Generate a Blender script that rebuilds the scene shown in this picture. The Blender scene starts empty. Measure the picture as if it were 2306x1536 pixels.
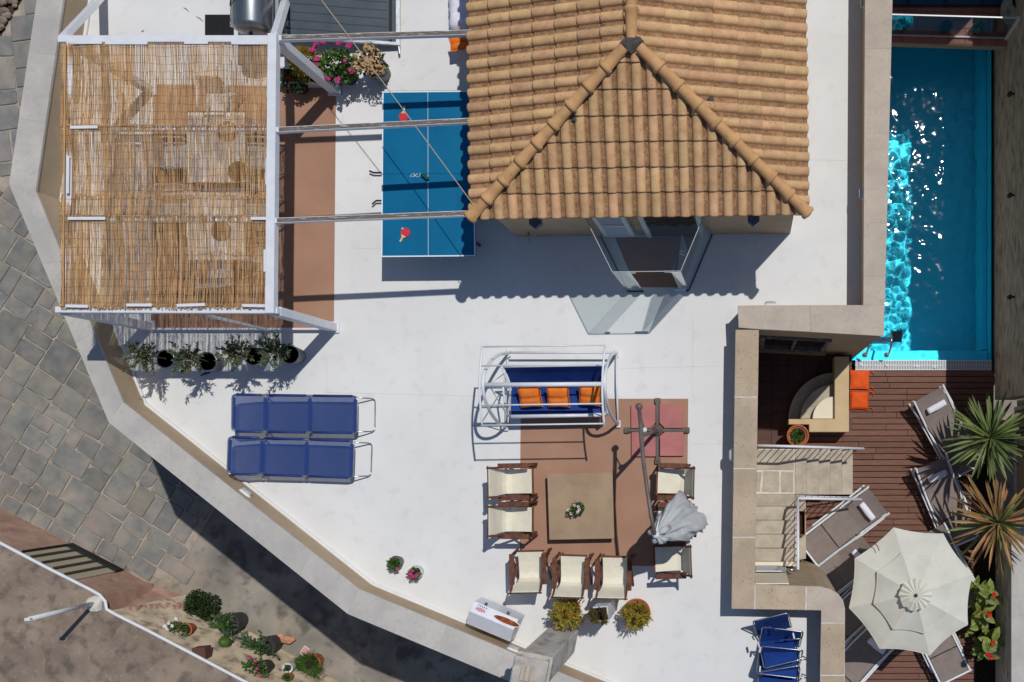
import bpy, bmesh, math, random
from mathutils import Vector, Matrix
sc = bpy.context.scene
col = sc.collection
R = random.Random(11)
PI = math.pi

# ------------------------------------------------------------------ camera, sky, sun, exposure
H, F, NX, NY = 18.0, 2367.0, 1690.0, 1000.0      # drone height over the terrace floor (z = 0), focal length in photo pixels, point straight below
cam = bpy.data.cameras.new('camera'); camo = bpy.data.objects.new('camera', cam); col.objects.link(camo)
camo.location = (0, 0, H); camo.rotation_euler = (0, 0, 0)
cam.sensor_width = 36.0; cam.lens = F / 2306 * 36.0
cam.shift_x = -(NX - 1153) / 2306; cam.shift_y = (NY - 768) / 2306
cam.clip_start = 0.1; cam.clip_end = 2000
sc.camera = camo
SUN = Vector((0.335, 0.365, 1.0)).normalized()
w = bpy.data.worlds.new('World'); sc.world = w; w.use_nodes = True
nt = w.node_tree
sky = nt.nodes.new('ShaderNodeTexSky'); sky.sky_type = 'NISHITA'; sky.sun_disc = False
sky.ozone_density = 3.5; sky.dust_density = 0.3; sky.sun_elevation = math.asin(SUN.z); sky.sun_rotation = math.atan2(SUN.x, SUN.y)
bg = nt.nodes['Background']; bg.inputs[1].default_value = 0.066
nt.links.new(sky.outputs[0], bg.inputs[0])
sl = bpy.data.lights.new('sun', 'SUN'); sl.energy = 2.85; sl.angle = math.radians(0.53); sl.color = (1.0, 0.965, 0.91)
so = bpy.data.objects.new('sun', sl); col.objects.link(so); so.location = (6, 6, 30)
so.rotation_euler = SUN.to_track_quat('Z', 'Y').to_euler()
sc.view_settings.view_transform = 'Standard'; sc.view_settings.look = 'None'
sc.view_settings.gamma = 1.0; sc.view_settings.exposure = 0.0
sc.render.engine = 'CYCLES'
sc.cycles.use_denoising = True
sc.cycles.max_bounces = 10; sc.cycles.transparent_max_bounces = 16
sl.cycles.is_caustics_light = True

# ------------------------------------------------------------------ helpers
def P(px, py, z=0.0):
    s = (H - z) / F
    return Vector(((px - NX) * s, (NY - py) * s, z))

MATS = {}
def srgb(r, g, b):
    f = lambda c: c / 12.92 if c <= 0.04045 else ((c + 0.055) / 1.055) ** 2.4
    return (f(r / 255), f(g / 255), f(b / 255))
def mat(name, c1, c2=None, sc_=4.0, rough=0.7, bump=0.0, bs=60.0, metal=0.0, var=0.0, isl=0.0, spec=0.4,
        lo=0.35, hi=0.65, c3=None, s3=25.0, t3=(0.6, 0.7), a3=1.0, stretch=(1, 1, 1), st3=None, trans=0.0, hue=0.0, c4=None, s4=1.2, t4=(0.55, 0.7), a4=0.6, subs=0.0, rvar=0.0):
    m = bpy.data.materials.new(name); m.use_nodes = True
    n, L = m.node_tree.nodes, m.node_tree.links
    b = n['Principled BSDF']
    tc = n.new('ShaderNodeTexCoord'); oi = n.new('ShaderNodeObjectInfo')
    add = n.new('ShaderNodeVectorMath'); add.operation = 'MULTIPLY_ADD'
    L.new(oi.outputs['Random'], add.inputs[0]); add.inputs[1].default_value = (37, 61, 17) if var > 0 else (0, 0, 0); L.new(tc.outputs['Object'], add.inputs[2])
    mp = n.new('ShaderNodeMapping'); mp.inputs['Scale'].default_value = stretch; L.new(add.outputs[0], mp.inputs[0])
    def noise(scale, detail=6, vec=mp):
        x = n.new('ShaderNodeTexNoise'); x.inputs['Scale'].default_value = scale; x.inputs['Detail'].default_value = detail
        L.new(vec.outputs[0], x.inputs['Vector']); return x
    def ramp(src, a, bb):
        r = n.new('ShaderNodeMapRange'); r.inputs['From Min'].default_value = a; r.inputs['From Max'].default_value = bb; L.new(src, r.inputs['Value']); return r.outputs[0]
    def mix(fac, a, bcol, amt=1.0):
        x = n.new('ShaderNodeMix'); x.data_type = 'RGBA'
        if amt != 1.0:
            mm = n.new('ShaderNodeMath'); mm.operation = 'MULTIPLY'; L.new(fac, mm.inputs[0]); mm.inputs[1].default_value = amt; fac = mm.outputs[0]
        L.new(fac, x.inputs['Factor'])
        if isinstance(a, tuple): x.inputs[6].default_value = (*a, 1)
        else: L.new(a, x.inputs[6])
        x.inputs[7].default_value = (*bcol, 1); return x.outputs[2]
    c2 = c2 or c1
    nz = noise(sc_)
    c = mix(ramp(nz.outputs['Fac'], lo, hi), c1, c2)
    if c4: c = mix(ramp(noise(s4, 4).outputs['Fac'], *t4), c, c4, a4)
    if c3:
        v3 = mp
        if st3:
            v3 = n.new('ShaderNodeMapping'); v3.inputs['Scale'].default_value = st3; L.new(add.outputs[0], v3.inputs[0])
        c = mix(ramp(noise(s3, 8, v3).outputs['Fac'], *t3), c, c3, a3)
    if var > 0 or isl > 0:
        hs = n.new('ShaderNodeHueSaturation'); L.new(c, hs.inputs['Color'])
        src = oi.outputs['Random']; amt = var
        if isl > 0:
            g = n.new('ShaderNodeNewGeometry'); src = g.outputs['Random Per Island']; amt = isl
        mr = n.new('ShaderNodeMapRange'); L.new(src, mr.inputs['Value']); mr.inputs['To Min'].default_value = 1 - amt; mr.inputs['To Max'].default_value = 1 + amt
        L.new(mr.outputs[0], hs.inputs['Value'])
        if hue > 0:
            m1 = n.new('ShaderNodeMath'); m1.operation = 'MULTIPLY'; L.new(src, m1.inputs[0]); m1.inputs[1].default_value = 7.31
            m2 = n.new('ShaderNodeMath'); m2.operation = 'FRACT'; L.new(m1.outputs[0], m2.inputs[0])
            m3 = n.new('ShaderNodeMapRange'); L.new(m2.outputs[0], m3.inputs['Value']); m3.inputs['To Min'].default_value = 0.5 - hue; m3.inputs['To Max'].default_value = 0.5 + hue
            L.new(m3.outputs[0], hs.inputs['Hue'])
        c = hs.outputs[0]
    L.new(c, b.inputs['Base Color'])
    b.inputs['Roughness'].default_value = rough; b.inputs['Metallic'].default_value = metal
    if rvar > 0:
        rr = n.new('ShaderNodeMapRange'); L.new(noise(sc_ * 2.3).outputs['Fac'], rr.inputs['Value']); rr.inputs['From Min'].default_value = .3; rr.inputs['From Max'].default_value = .7
        rr.inputs['To Min'].default_value = rough - rvar; rr.inputs['To Max'].default_value = rough + rvar; L.new(rr.outputs[0], b.inputs['Roughness'])
    b.inputs['Specular IOR Level'].default_value = spec
    if trans > 0:
        # thin cloth or leaf: some light comes through
        tr = n.new('ShaderNodeBsdfTranslucent'); L.new(c, tr.inputs['Color'])
        ms = n.new('ShaderNodeMixShader'); ms.inputs[0].default_value = trans
        L.new(b.outputs[0], ms.inputs[1]); L.new(tr.outputs[0], ms.inputs[2]); L.new(ms.outputs[0], n['Material Output'].inputs[0])
    if bump > 0:
        bp = n.new('ShaderNodeBump'); bp.inputs['Strength'].default_value = bump; bp.inputs['Distance'].default_value = 0.02
        L.new(noise(bs, 5).outputs['Fac'], bp.inputs['Height']); L.new(bp.outputs[0], b.inputs['Normal'])
    MATS[name] = m
    return m

def glass(name, tint, refl=1.0, rough=0.0):
    m = bpy.data.materials.new(name); m.use_nodes = True
    n, L = m.node_tree.nodes, m.node_tree.links
    n.remove(n['Principled BSDF'])
    t = n.new('ShaderNodeBsdfTransparent'); t.inputs[0].default_value = (*tint, 1)
    g = n.new('ShaderNodeBsdfGlossy'); g.inputs['Roughness'].default_value = rough; g.inputs[0].default_value = (refl, refl, refl, 1)
    lw = n.new('ShaderNodeLayerWeight'); pw_ = n.new('ShaderNodeMath'); pw_.operation = 'POWER'; L.new(lw.outputs['Facing'], pw_.inputs[0]); pw_.inputs[1].default_value = 5.0
    fr = n.new('ShaderNodeMath'); fr.operation = 'MULTIPLY_ADD'; L.new(pw_.outputs[0], fr.inputs[0]); fr.inputs[1].default_value = 0.9; fr.inputs[2].default_value = 0.04
    ms = n.new('ShaderNodeMixShader'); L.new(fr.outputs[0], ms.inputs[0]); L.new(t.outputs[0], ms.inputs[1]); L.new(g.outputs[0], ms.inputs[2])
    L.new(ms.outputs[0], n['Material Output'].inputs[0]); MATS[name] = m
    return m

def see_through(name, c, alpha):
    """woven mesh cloth: a share of the light passes straight through the holes"""
    m = mat(name, c, tuple(x * 0.85 for x in c), sc_=6, rough=0.6, bump=0.1, bs=300)
    m.node_tree.nodes['Principled BSDF'].inputs['Alpha'].default_value = alpha
    return m

def top_of(o):
    while o.parent: o = o.parent
    return o

class MB:
    def __init__(s): s.v = []; s.f = []
    def add(s, vs, fs):
        k = len(s.v); s.v += [Vector(x) for x in vs]; s.f += [tuple(i + k for i in f) for f in fs]; return s
    def box(s, c, d, rz=0.0, M=None):
        T = M or (Matrix.Translation(Vector(c)) @ Matrix.Rotation(rz, 4, 'Z'))
        x, y, z = d[0] / 2, d[1] / 2, d[2] / 2
        vs = [T @ Vector(p) for p in ((-x, -y, -z), (x, -y, -z), (x, y, -z), (-x, y, -z), (-x, -y, z), (x, -y, z), (x, y, z), (-x, y, z))]
        return s.add(vs, [(0, 3, 2, 1), (4, 5, 6, 7), (0, 1, 5, 4), (1, 2, 6, 5), (2, 3, 7, 6), (3, 0, 4, 7)])
    def beam(s, a, b, wd, ht, up=(0, 0, 1)):
        a, b = Vector(a), Vector(b); d = (b - a).normalized(); up = Vector(up)
        if abs(d.dot(up)) > 0.98: up = Vector((0, 1, 0))
        sx = d.cross(up).normalized(); uz = sx.cross(d)
        vs = []
        for p in (a, b):
            for i, j in ((-1, -1), (1, -1), (1, 1), (-1, 1)): vs.append(p + sx * (wd / 2 * i) + uz * (ht / 2 * j))
        return s.add(vs, [(0, 3, 2, 1), (4, 5, 6, 7), (0, 1, 5, 4), (1, 2, 6, 5), (2, 3, 7, 6), (3, 0, 4, 7)])
    def tube(s, pts, r, n=8, closed=False, caps=True):
        pts = [Vector(p) for p in pts]; k = len(pts); rs = r if isinstance(r, (list, tuple)) else [r] * k
        base = len(s.v); prev = None
        for i, p in enumerate(pts):
            if closed: d = pts[(i + 1) % k] - pts[i - 1]
            else: d = pts[min(i + 1, k - 1)] - pts[max(i - 1, 0)]
            if d.length < 1e-9: d = Vector((0, 0, 1))
            d.normalize()
            if prev is None:
                ref = Vector((0, 0, 1)) if abs(d.z) < 0.9 else Vector((0, 1, 0)); x = d.cross(ref).normalized()
            else:
                x = prev - d * prev.dot(d)
                if x.length < 1e-6: x = d.cross(Vector((0, 1, 0.3)))
                x.normalize()
            prev = x; y = d.cross(x)
            for j in range(n):
                a = 2 * PI * j / n; s.v.append(p + x * (rs[i] * math.cos(a)) + y * (rs[i] * math.sin(a)))
        for i in range(k if closed else k - 1):
            i2 = (i + 1) % k
            for j in range(n):
                j2 = (j + 1) % n; s.f.append((base + i * n + j, base + i * n + j2, base + i2 * n + j2, base + i2 * n + j))
        if caps and not closed:
            s.f.append(tuple(base + j for j in reversed(range(n)))); s.f.append(tuple(base + (k - 1) * n + j for j in range(n)))
        return s
    def prism(s, poly, z0, z1):
        n = len(poly); vs = [(p[0], p[1], z0) for p in poly] + [(p[0], p[1], z1) for p in poly]
        area = sum(poly[i][0] * poly[(i + 1) % n][1] - poly[(i + 1) % n][0] * poly[i][1] for i in range(n))
        if area < 0:
            poly = list(reversed(poly)); vs = [(p[0], p[1], z0) for p in poly] + [(p[0], p[1], z1) for p in poly]
        return s.add(vs, [tuple(reversed(range(n))), tuple(range(n, 2 * n))] + [(i, (i + 1) % n, n + (i + 1) % n, n + i) for i in range(n)])
    def sheet(s, poly, z):
        n = len(poly)
        area = sum(poly[i][0] * poly[(i + 1) % n][1] - poly[(i + 1) % n][0] * poly[i][1] for i in range(n))
        if area < 0: poly = list(reversed(poly))
        return s.add([(p[0], p[1], z) for p in poly], [tuple(range(n))])
    def lathe(s, prof, c=(0, 0, 0), n=20, sx=1.0, sy=1.0):
        c = Vector(c); base = len(s.v)
        for r, z in prof:
            for j in range(n):
                a = 2 * PI * j / n; s.v.append(c + Vector((r * sx * math.cos(a), r * sy * math.sin(a), z)))
        for i in range(len(prof) - 1):
            for j in range(n):
                j2 = (j + 1) % n; s.f.append((base + i * n + j, base + i * n + j2, base + (i + 1) * n + j2, base + (i + 1) * n + j))
        s.f.append(tuple(base + j for j in reversed(range(n)))); s.f.append(tuple(base + (len(prof) - 1) * n + j for j in range(n)))
        return s
    def strip(s, prof, th=0.008):
        """cloth: prof = list of (centre, half width vector, normal); a closed slab"""
        base = len(s.v); k = len(prof)
        for c, hw, nn in prof:
            c, hw, nn = Vector(c), Vector(hw), Vector(nn)
            s.v += [c - hw + nn * th / 2, c + hw + nn * th / 2, c + hw - nn * th / 2, c - hw - nn * th / 2]
        for i in range(k - 1):
            for j in range(4):
                j2 = (j + 1) % 4; s.f.append((base + i * 4 + j, base + (i + 1) * 4 + j, base + (i + 1) * 4 + j2, base + i * 4 + j2))
        s.f.append((base, base + 1, base + 2, base + 3)); e = base + (k - 1) * 4; s.f.append((e + 3, e + 2, e + 1, e))
        return s
    def leaf(s, p, d, up, ln, wd, fold=0.25, droop=0.0):
        d = Vector(d).normalized(); x = d.cross(Vector(up))
        if x.length < 1e-5: x = Vector((1, 0, 0))
        x.normalize(); nn = x.cross(d); p = Vector(p)
        m = p + d * ln * 0.5; t = p + d * ln - nn * droop * ln
        return s.add([p, m + x * wd / 2 + nn * fold * wd, t, m - x * wd / 2 + nn * fold * wd, m], [(0, 1, 4), (1, 2, 4), (2, 3, 4), (3, 0, 4)])
    def build(s, name, m, parent=None, smooth=False, bevel=0.0, seg=1, kind=None, label=None):
        off = top_of(parent).location if parent else Vector((0, 0, 0))
        me = bpy.data.meshes.new(name)
        me.from_pydata([tuple(x - off) for x in s.v], [], s.f); me.update()
        bm = bmesh.new(); bm.from_mesh(me)
        if bevel > 0:
            bmesh.ops.remove_doubles(bm, verts=bm.verts, dist=1e-5)
            ed = [e for e in bm.edges if len(e.link_faces) == 2 and e.calc_face_angle(0) > 0.5]
            bmesh.ops.bevel(bm, geom=ed, offset=bevel, segments=seg, affect='EDGES', profile=0.5, clamp_overlap=True)
        bmesh.ops.recalc_face_normals(bm, faces=bm.faces)
        bm.to_mesh(me); bm.free()
        if smooth: me.polygons.foreach_set('use_smooth', [True] * len(me.polygons))
        me.materials.append(MATS[m] if isinstance(m, str) else m)
        o = bpy.data.objects.new(name, me); col.objects.link(o)
        if parent: o.parent = parent
        if not kind and parent and name in ('foliage', 'flowers', 'leaves', 'flower_heads', 'grass_blades', 'stems', 'flower_centres'): kind = 'stuff'
        if kind: o['kind'] = kind
        if label: o['label'] = label
        return o

def thing(name, label, cat, loc=(0, 0, 0), group=None):
    o = bpy.data.objects.new(name, None); col.objects.link(o); o.location = loc; o.empty_display_size = 0.1
    o['label'] = label; o['category'] = cat
    if group: o['group'] = group
    return o
def tag(o, label, cat, group=None):
    o['label'] = label; o['category'] = cat
    if group: o['group'] = group
    return o
def struct(o): o['kind'] = 'structure'; return o
def dup(root, loc=None, rz=None, label=None, parent=None):
    c = root.copy(); col.objects.link(c); c.parent = parent
    if loc is not None: c.location = loc
    if rz is not None: c.rotation_euler = (0, 0, rz)
    if label: c['label'] = label
    for ch in root.children: dup(ch, parent=c)
    return c
def inst(src, name, M, parent):
    """another object of a piece that shares its mesh, at world matrix M, child of parent"""
    o = bpy.data.objects.new(name, src); col.objects.link(o); o.parent = parent
    o.matrix_local = Matrix.Translation(-top_of(parent).location) @ M
    return o
def rdir(up=0.0):
    while True:
        v = Vector((R.uniform(-1, 1), R.uniform(-1, 1), R.uniform(-1, 1)))
        if 0.05 < v.length < 1: v.normalize(); v.z += up; return v.normalized()
def lerp(a, b, t): return a + (b - a) * t
def arc(c, r, a0, a1, n): return [(c[0] + r * math.cos(lerp(a0, a1, i / n)), c[1] + r * math.sin(lerp(a0, a1, i / n))) for i in range(n + 1)]
def rough_rock(name, m, parent, c, r, seed, squash=0.6, n=2):
    rr = random.Random(seed); bm = bmesh.new(); bmesh.ops.create_icosphere(bm, subdivisions=n, radius=1)
    dirs = [(rdir(), rr.uniform(0.55, 0.95)) for _ in range(7)]
    for v in bm.verts:
        p = v.co.copy()
        for d, k in dirs:
            q = p.dot(d)
            if q > k: p -= d * (q - k)
        v.co = Vector((p.x * r[0], p.y * r[1], p.z * r[2])) + Vector(c) - (top_of(parent).location if parent else Vector())
    me = bpy.data.meshes.new(name); bm.to_mesh(me); bm.free(); me.materials.append(MATS[m])
    o = bpy.data.objects.new(name, me); col.objects.link(o); o.parent = parent
    return o

# ------------------------------------------------------------------ materials
mat('white_floor', srgb(220, 220, 219), srgb(214, 214, 213), sc_=1.3, rough=0.75, bump=0.04, bs=30, c3=srgb(192, 188, 181), s3=4.5, t3=(0.56, 0.8), a3=0.4, c4=srgb(229, 229, 228), s4=0.35, t4=(0.45, 0.65), a4=0.7, lo=.3, hi=.7, spec=.25)
mat('brown_paint', srgb(166, 127, 104), srgb(156, 118, 96), sc_=1.6, rough=0.7, bump=0.03, bs=60, c3=srgb(182, 148, 126), s3=9, t3=(0.66, 0.8), a3=0.5)
mat('tan_render', srgb(176, 156, 130), srgb(166, 146, 121), sc_=2.5, rough=0.85, bump=0.08, bs=120, c3=srgb(150, 130, 108), s3=5, t3=(.62, .8), a3=.4)
mat('coping_grey', srgb(188, 183, 176), srgb(174, 170, 165), c4=srgb(202, 197, 190), s4=.9, t4=(.5, .7), a4=.7, sc_=2.2, rough=0.8, bump=0.1, bs=90, c3=srgb(160, 156, 152), s3=14, t3=(0.5, 0.78), a3=0.5, var=.03)
mat('coping_beige', srgb(190, 176, 160), srgb(178, 165, 151), sc_=3.0, rough=0.8, bump=0.12, bs=90, c3=srgb(158, 146, 134), s3=17, t3=(0.52, 0.75), a3=0.5, var=.04)
mat('travertine', srgb(190, 170, 146), srgb(172, 154, 131), sc_=2.6, rough=0.8, bump=0.25, bs=70, c3=srgb(122, 106, 90), s3=34, t3=(0.60, 0.70), a3=0.75, c4=srgb(170, 156, 138), s4=1.3, a4=.8, var=.05, stretch=(1, .8, 1))
mat('travertine_step', srgb(186, 176, 160), srgb(164, 153, 138), sc_=4, rough=0.8, bump=0.2, bs=60, c3=srgb(140, 124, 106), s3=18, t3=(0.60, 0.72), a3=0.6, var=.05)
mat('ledge_tan', srgb(206, 182, 142), srgb(194, 170, 130), sc_=3, rough=.8, bump=.08, bs=80)
mat('mortar_white', srgb(214, 208, 198), srgb(196, 190, 180), sc_=8, rough=0.9)
mat('cream_floor', srgb(232, 222, 200), srgb(224, 212, 190), sc_=3, rough=0.7)
mat('white_paint', srgb(222, 224, 229), srgb(212, 215, 221), sc_=6, rough=0.5, c3=srgb(178, 178, 180), s3=22, t3=(.68, .8), a3=.5, bump=.03, bs=40)
mat('white_metal', srgb(222, 225, 230), srgb(214, 217, 222), sc_=9, rough=0.35)
mat('wood_weathered', srgb(128, 116, 106), srgb(96, 84, 76), sc_=9, rough=0.9, bump=0.3, bs=40, stretch=(1, 14, 1), c3=srgb(206, 206, 206), s3=7, t3=(0.60, 0.66), a3=0.9, c4=srgb(150, 100, 60), s4=3, t4=(.68, .75), a4=.8)
mat('tile_clay', srgb(208, 168, 124), srgb(188, 149, 108), sc_=7, rough=0.85, bump=0.15, bs=160, var=.13, hue=.008, c3=srgb(88, 66, 50), s3=42, t3=(0.635, 0.68), a3=0.7, c4=srgb(214, 176, 130), s4=2, a4=.5)
mat('tile_dirt', srgb(172, 134, 97), srgb(138, 104, 76), sc_=13, rough=0.95, bump=0.4, bs=120, var=.08, c3=srgb(80, 62, 50), s3=48, t3=(0.55, 0.64), a3=0.75)
mat('tile_ridge', srgb(200, 155, 106), srgb(180, 137, 94), sc_=5, rough=0.8, bump=0.12, bs=120, var=.06, c3=srgb(96, 74, 56), s3=16, t3=(0.66, 0.74), a3=0.6, stretch=(1, 1, 1))
mat('mortar_dark', srgb(86, 82, 80), srgb(66, 62, 60), sc_=12, rough=0.95, bump=0.5, bs=50)
mat('soil', srgb(58, 44, 34), srgb(34, 26, 20), sc_=20, rough=1.0, bump=0.6, bs=60)
mat('dark_glass', (0.02, 0.03, 0.035), rough=0.06, spec=.6)
mat('dark_metal', srgb(58, 56, 56), srgb(48, 46, 46), sc_=8, rough=0.5)
mat('black_rubber', (0.012, 0.012, 0.013), rough=0.7)
mat('steel', srgb(176, 180, 184), srgb(150, 154, 158), sc_=10, rough=0.28, metal=0.9)
mat('steel_brushed', srgb(150, 155, 160), srgb(128, 133, 138), sc_=5, rough=0.33, metal=0.85, stretch=(30, 1, 1))
mat('chrome', (0.8, 0.8, 0.8), rough=0.08, metal=1.0)
mat('table_blue', srgb(8, 104, 146), srgb(4, 96, 138), sc_=2, rough=0.5, spec=.12, c3=srgb(24, 118, 158), s3=4, t3=(.6, .8), a3=.4)
mat('line_white', srgb(224, 232, 238), rough=0.6)
mat('bat_red', srgb(205, 48, 58), srgb(190, 40, 50), sc_=9, rough=0.6)
mat('bat_wood', srgb(226, 196, 150), srgb(206, 172, 124), sc_=12, rough=0.6, stretch=(8, 1, 1))
mat('sling_cream', srgb(242, 237, 218), srgb(234, 228, 208), sc_=7, rough=0.9, bump=0.12, bs=220, trans=0.12, var=.02)
mat('teak', srgb(112, 66, 46), srgb(82, 47, 33), sc_=14, rough=0.65, bump=0.12, bs=60, stretch=(1, 1, 1), var=.12, c3=srgb(140, 92, 66), s3=8, t3=(.6, .75), a3=.6)
mat('table_taupe', srgb(166, 142, 115), srgb(153, 130, 105), sc_=3, rough=0.75, bump=0.05, bs=150, c3=srgb(136, 118, 98), s3=4, t3=(.58, .75), a3=.5)
mat('blue_cloth', srgb(16, 62, 140), srgb(12, 52, 124), sc_=5, rough=0.8, bump=0.1, bs=200)
mat('orange_cloth', srgb(236, 128, 46), srgb(226, 114, 36), sc_=8, rough=0.9, bump=0.12, bs=180, var=.04)
mat('orange_deep', srgb(226, 92, 30), srgb(212, 80, 22), sc_=8, rough=0.9, bump=0.1, bs=180, var=.04)
mat('rose_slab', srgb(182, 116, 112), srgb(166, 106, 102), sc_=4, rough=0.85, bump=0.1, bs=120, var=.05, c3=srgb(206, 132, 128), s3=8, t3=(.6, .8), a3=.5)
mat('bronze_paint', srgb(104, 96, 90), srgb(90, 82, 77), sc_=6, rough=0.45)
mat('parasol_white', srgb(206, 208, 208), srgb(190, 193, 195), sc_=5, rough=0.9, trans=0.2, bump=.1, bs=20)
mat('parasol_cream', srgb(232, 231, 219), srgb(224, 222, 210), sc_=4, rough=0.9, trans=0.25, bump=.12, bs=14, isl=.02)
mat('terracotta', srgb(178, 98, 62), srgb(156, 82, 52), sc_=6, rough=0.85, c3=srgb(196, 140, 108), s3=10, t3=(.6, .75), a3=.5)
mat('pot_grey', srgb(120, 122, 124), srgb(98, 100, 102), sc_=6, rough=0.6)
mat('pot_black', srgb(62, 62, 64), srgb(46, 46, 48), sc_=6, rough=0.6)
mat('pot_white', srgb(214, 218, 222), srgb(202, 206, 211), sc_=5, rough=0.5)
mat('leaf_olive', srgb(112, 122, 88), srgb(80, 94, 64), sc_=20, rough=0.6, isl=.35, hue=.02, trans=.2)
mat('leaf_green', srgb(86, 118, 50), srgb(58, 92, 36), sc_=20, rough=0.55, isl=.3, hue=.025, trans=.25)
mat('leaf_dark', srgb(58, 76, 40), srgb(40, 58, 30), sc_=20, rough=0.5, isl=.35, hue=.02, trans=.2)
mat('leaf_gold', srgb(186, 160, 62), srgb(138, 132, 50), sc_=6, rough=0.7, isl=.25, hue=.02, trans=.25)
mat('leaf_bronze', srgb(112, 92, 44), srgb(76, 72, 36), sc_=9, rough=0.7, isl=.3, hue=.02, trans=.2)
mat('leaf_grey', srgb(88, 108, 84), srgb(66, 88, 66), sc_=9, rough=0.55, isl=.2, hue=.015, trans=.1)
mat('leaf_canna', srgb(150, 158, 78), srgb(92, 120, 50), sc_=6, rough=0.5, var=.3, hue=.02, trans=.3)
mat('yucca_green', srgb(122, 134, 80), srgb(86, 104, 56), sc_=6, rough=0.5, var=.3, hue=.015, trans=.2, stretch=(1, .15, 1))
mat('yucca_dry', srgb(176, 130, 82), srgb(112, 104, 66), sc_=3, rough=0.6, var=.3, hue=.02, trans=.2)
mat('flower_pink', srgb(206, 70, 140), srgb(186, 52, 120), sc_=20, rough=0.7, isl=.2, trans=.2)
mat('flower_red', srgb(214, 40, 36), srgb(190, 26, 30), sc_=20, rough=0.7, isl=.2, trans=.2)
mat('flower_white', srgb(236, 230, 234), srgb(224, 216, 222), sc_=20, rough=0.7, trans=.2)
mat('flower_dry', srgb(212, 178, 134), srgb(182, 146, 102), sc_=20, rough=0.9, isl=.2, trans=.1)
mat('bark', srgb(112, 90, 66), srgb(82, 64, 48), sc_=20, rough=0.95, bump=.4, bs=30)
mat('deck_wood', srgb(124, 87, 72), srgb(104, 72, 60), sc_=5, rough=0.75, bump=0.2, bs=30, stretch=(1, 14, 1), var=.13, c3=srgb(140, 98, 80), s3=5, t3=(.6, .75), a3=.5)
mat('dark_gap', (0.012, 0.009, 0.008), rough=1.0)
mat('tile_brown', srgb(88, 56, 44), srgb(76, 46, 37), sc_=6, rough=0.6, var=.08)
mat('tile_red', srgb(186, 120, 98), srgb(170, 104, 84), sc_=6, rough=0.65, var=.07, c3=srgb(204, 146, 124), s3=30, t3=(.6, .7), a3=.5)
mat('stone_clad', srgb(200, 190, 172), srgb(166, 156, 138), sc_=5, rough=0.9, bump=0.5, bs=20, stretch=(1, .55, 1), c3=srgb(104, 96, 84), s3=7, t3=(.54, .7), a3=.75)
mat('brushed_stone', srgb(150, 128, 104), srgb(126, 106, 86), sc_=6, rough=0.85, bump=0.25, bs=20, stretch=(.2, 1, 5))
mat('pool_paint', srgb(30, 222, 252), srgb(24, 216, 248), sc_=3, rough=0.6)
mat('lounger_mesh', srgb(134, 122, 116), srgb(124, 113, 107), sc_=6, rough=0.8, bump=.06, bs=300)
mat('towel', srgb(230, 230, 240), srgb(220, 220, 232), sc_=10, rough=0.95, bump=.3, bs=90)
mat('concrete_dirty', srgb(158, 150, 138), srgb(122, 117, 110), sc_=1.1, rough=0.9, bump=.3, bs=40, c3=srgb(84, 79, 76), s3=3.2, t3=(.5, .68), a3=.75, c4=srgb(172, 154, 132), s4=.6, t4=(.52, .68), a4=.45)
mat('sandy', srgb(214, 196, 170), srgb(184, 168, 146), sc_=2.5, rough=0.95, bump=.5, bs=30, c3=srgb(108, 96, 84), s3=5, t3=(.5, .68), a3=.7, c4=srgb(206, 188, 160), s4=12, t4=(.58, .7), a4=.7)
mat('paving_slate', srgb(133, 130, 124), srgb(111, 112, 110), sc_=3.5, rough=0.8, bump=0.25, bs=18, var=.16, hue=.03, c3=srgb(164, 150, 132), s3=1.6, t3=(.46, .72), a3=.6, c4=srgb(92, 92, 88), s4=9, t4=(.6, .75), a4=.5)
mat('paving_joint', srgb(174, 161, 147), srgb(150, 139, 127), sc_=6, rough=0.95, bump=.3, bs=60)
mat('brick_pale', srgb(206, 152, 122), srgb(180, 126, 98), sc_=6, rough=0.9, bump=.3, bs=30)
mat('hem_blue', srgb(28, 56, 120), rough=.8)
mat('old_roof', srgb(152, 135, 119), srgb(122, 108, 97), sc_=1.4, rough=0.95, bump=0.3, bs=60, c3=srgb(84, 76, 70), s3=3.4, t3=(.5, .66), a3=.65, c4=srgb(178, 148, 118), s4=14, t4=(.6, .7), a4=.5)
mat('pink_render', srgb(184, 150, 134), srgb(162, 128, 113), sc_=3, rough=0.9, bump=.3, bs=30, c3=srgb(130, 94, 80), s3=5, t3=(.56, .72), a3=.6)
mat('rock_grey', srgb(150, 138, 118), srgb(110, 100, 88), sc_=5, rough=0.95, bump=.4, bs=20, var=.2)
mat('earth_red', srgb(90, 66, 52), srgb(62, 46, 36), sc_=6, rough=1.0, bump=.5, bs=30)
mat('chimney_plaster', srgb(194, 188, 180), srgb(168, 162, 155), sc_=4, rough=0.95, bump=.25, bs=40, c3=srgb(108, 102, 98), s3=5, t3=(.52, .68), a3=.7, c4=srgb(182, 142, 104), s4=3.2, t4=(.6, .68), a4=.7, stretch=(1, 1, .5))
mat('rust', srgb(150, 74, 44), srgb(110, 52, 34), sc_=14, rough=0.95, c3=srgb(176, 108, 74), s3=20, t3=(.55, .7), a3=.6)
mat('red_print', srgb(196, 120, 138), srgb(206, 150, 160), sc_=30, rough=.6)
mat('blue_print', srgb(96, 104, 150), rough=.6)
mat('collector_glass', srgb(72, 82, 90), srgb(58, 70, 80), sc_=2, rough=0.25, spec=.4, c3=srgb(76, 82, 88), s3=2.5, t3=(.5, .7), a3=.5)
mat('collector_fin', srgb(34, 40, 48), srgb(28, 34, 42), sc_=4, rough=0.5)
mat('foil', (0.75, 0.76, 0.78), (0.45, 0.46, 0.48), sc_=40, rough=0.25, metal=1.0, bump=1.0, bs=60)
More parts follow.
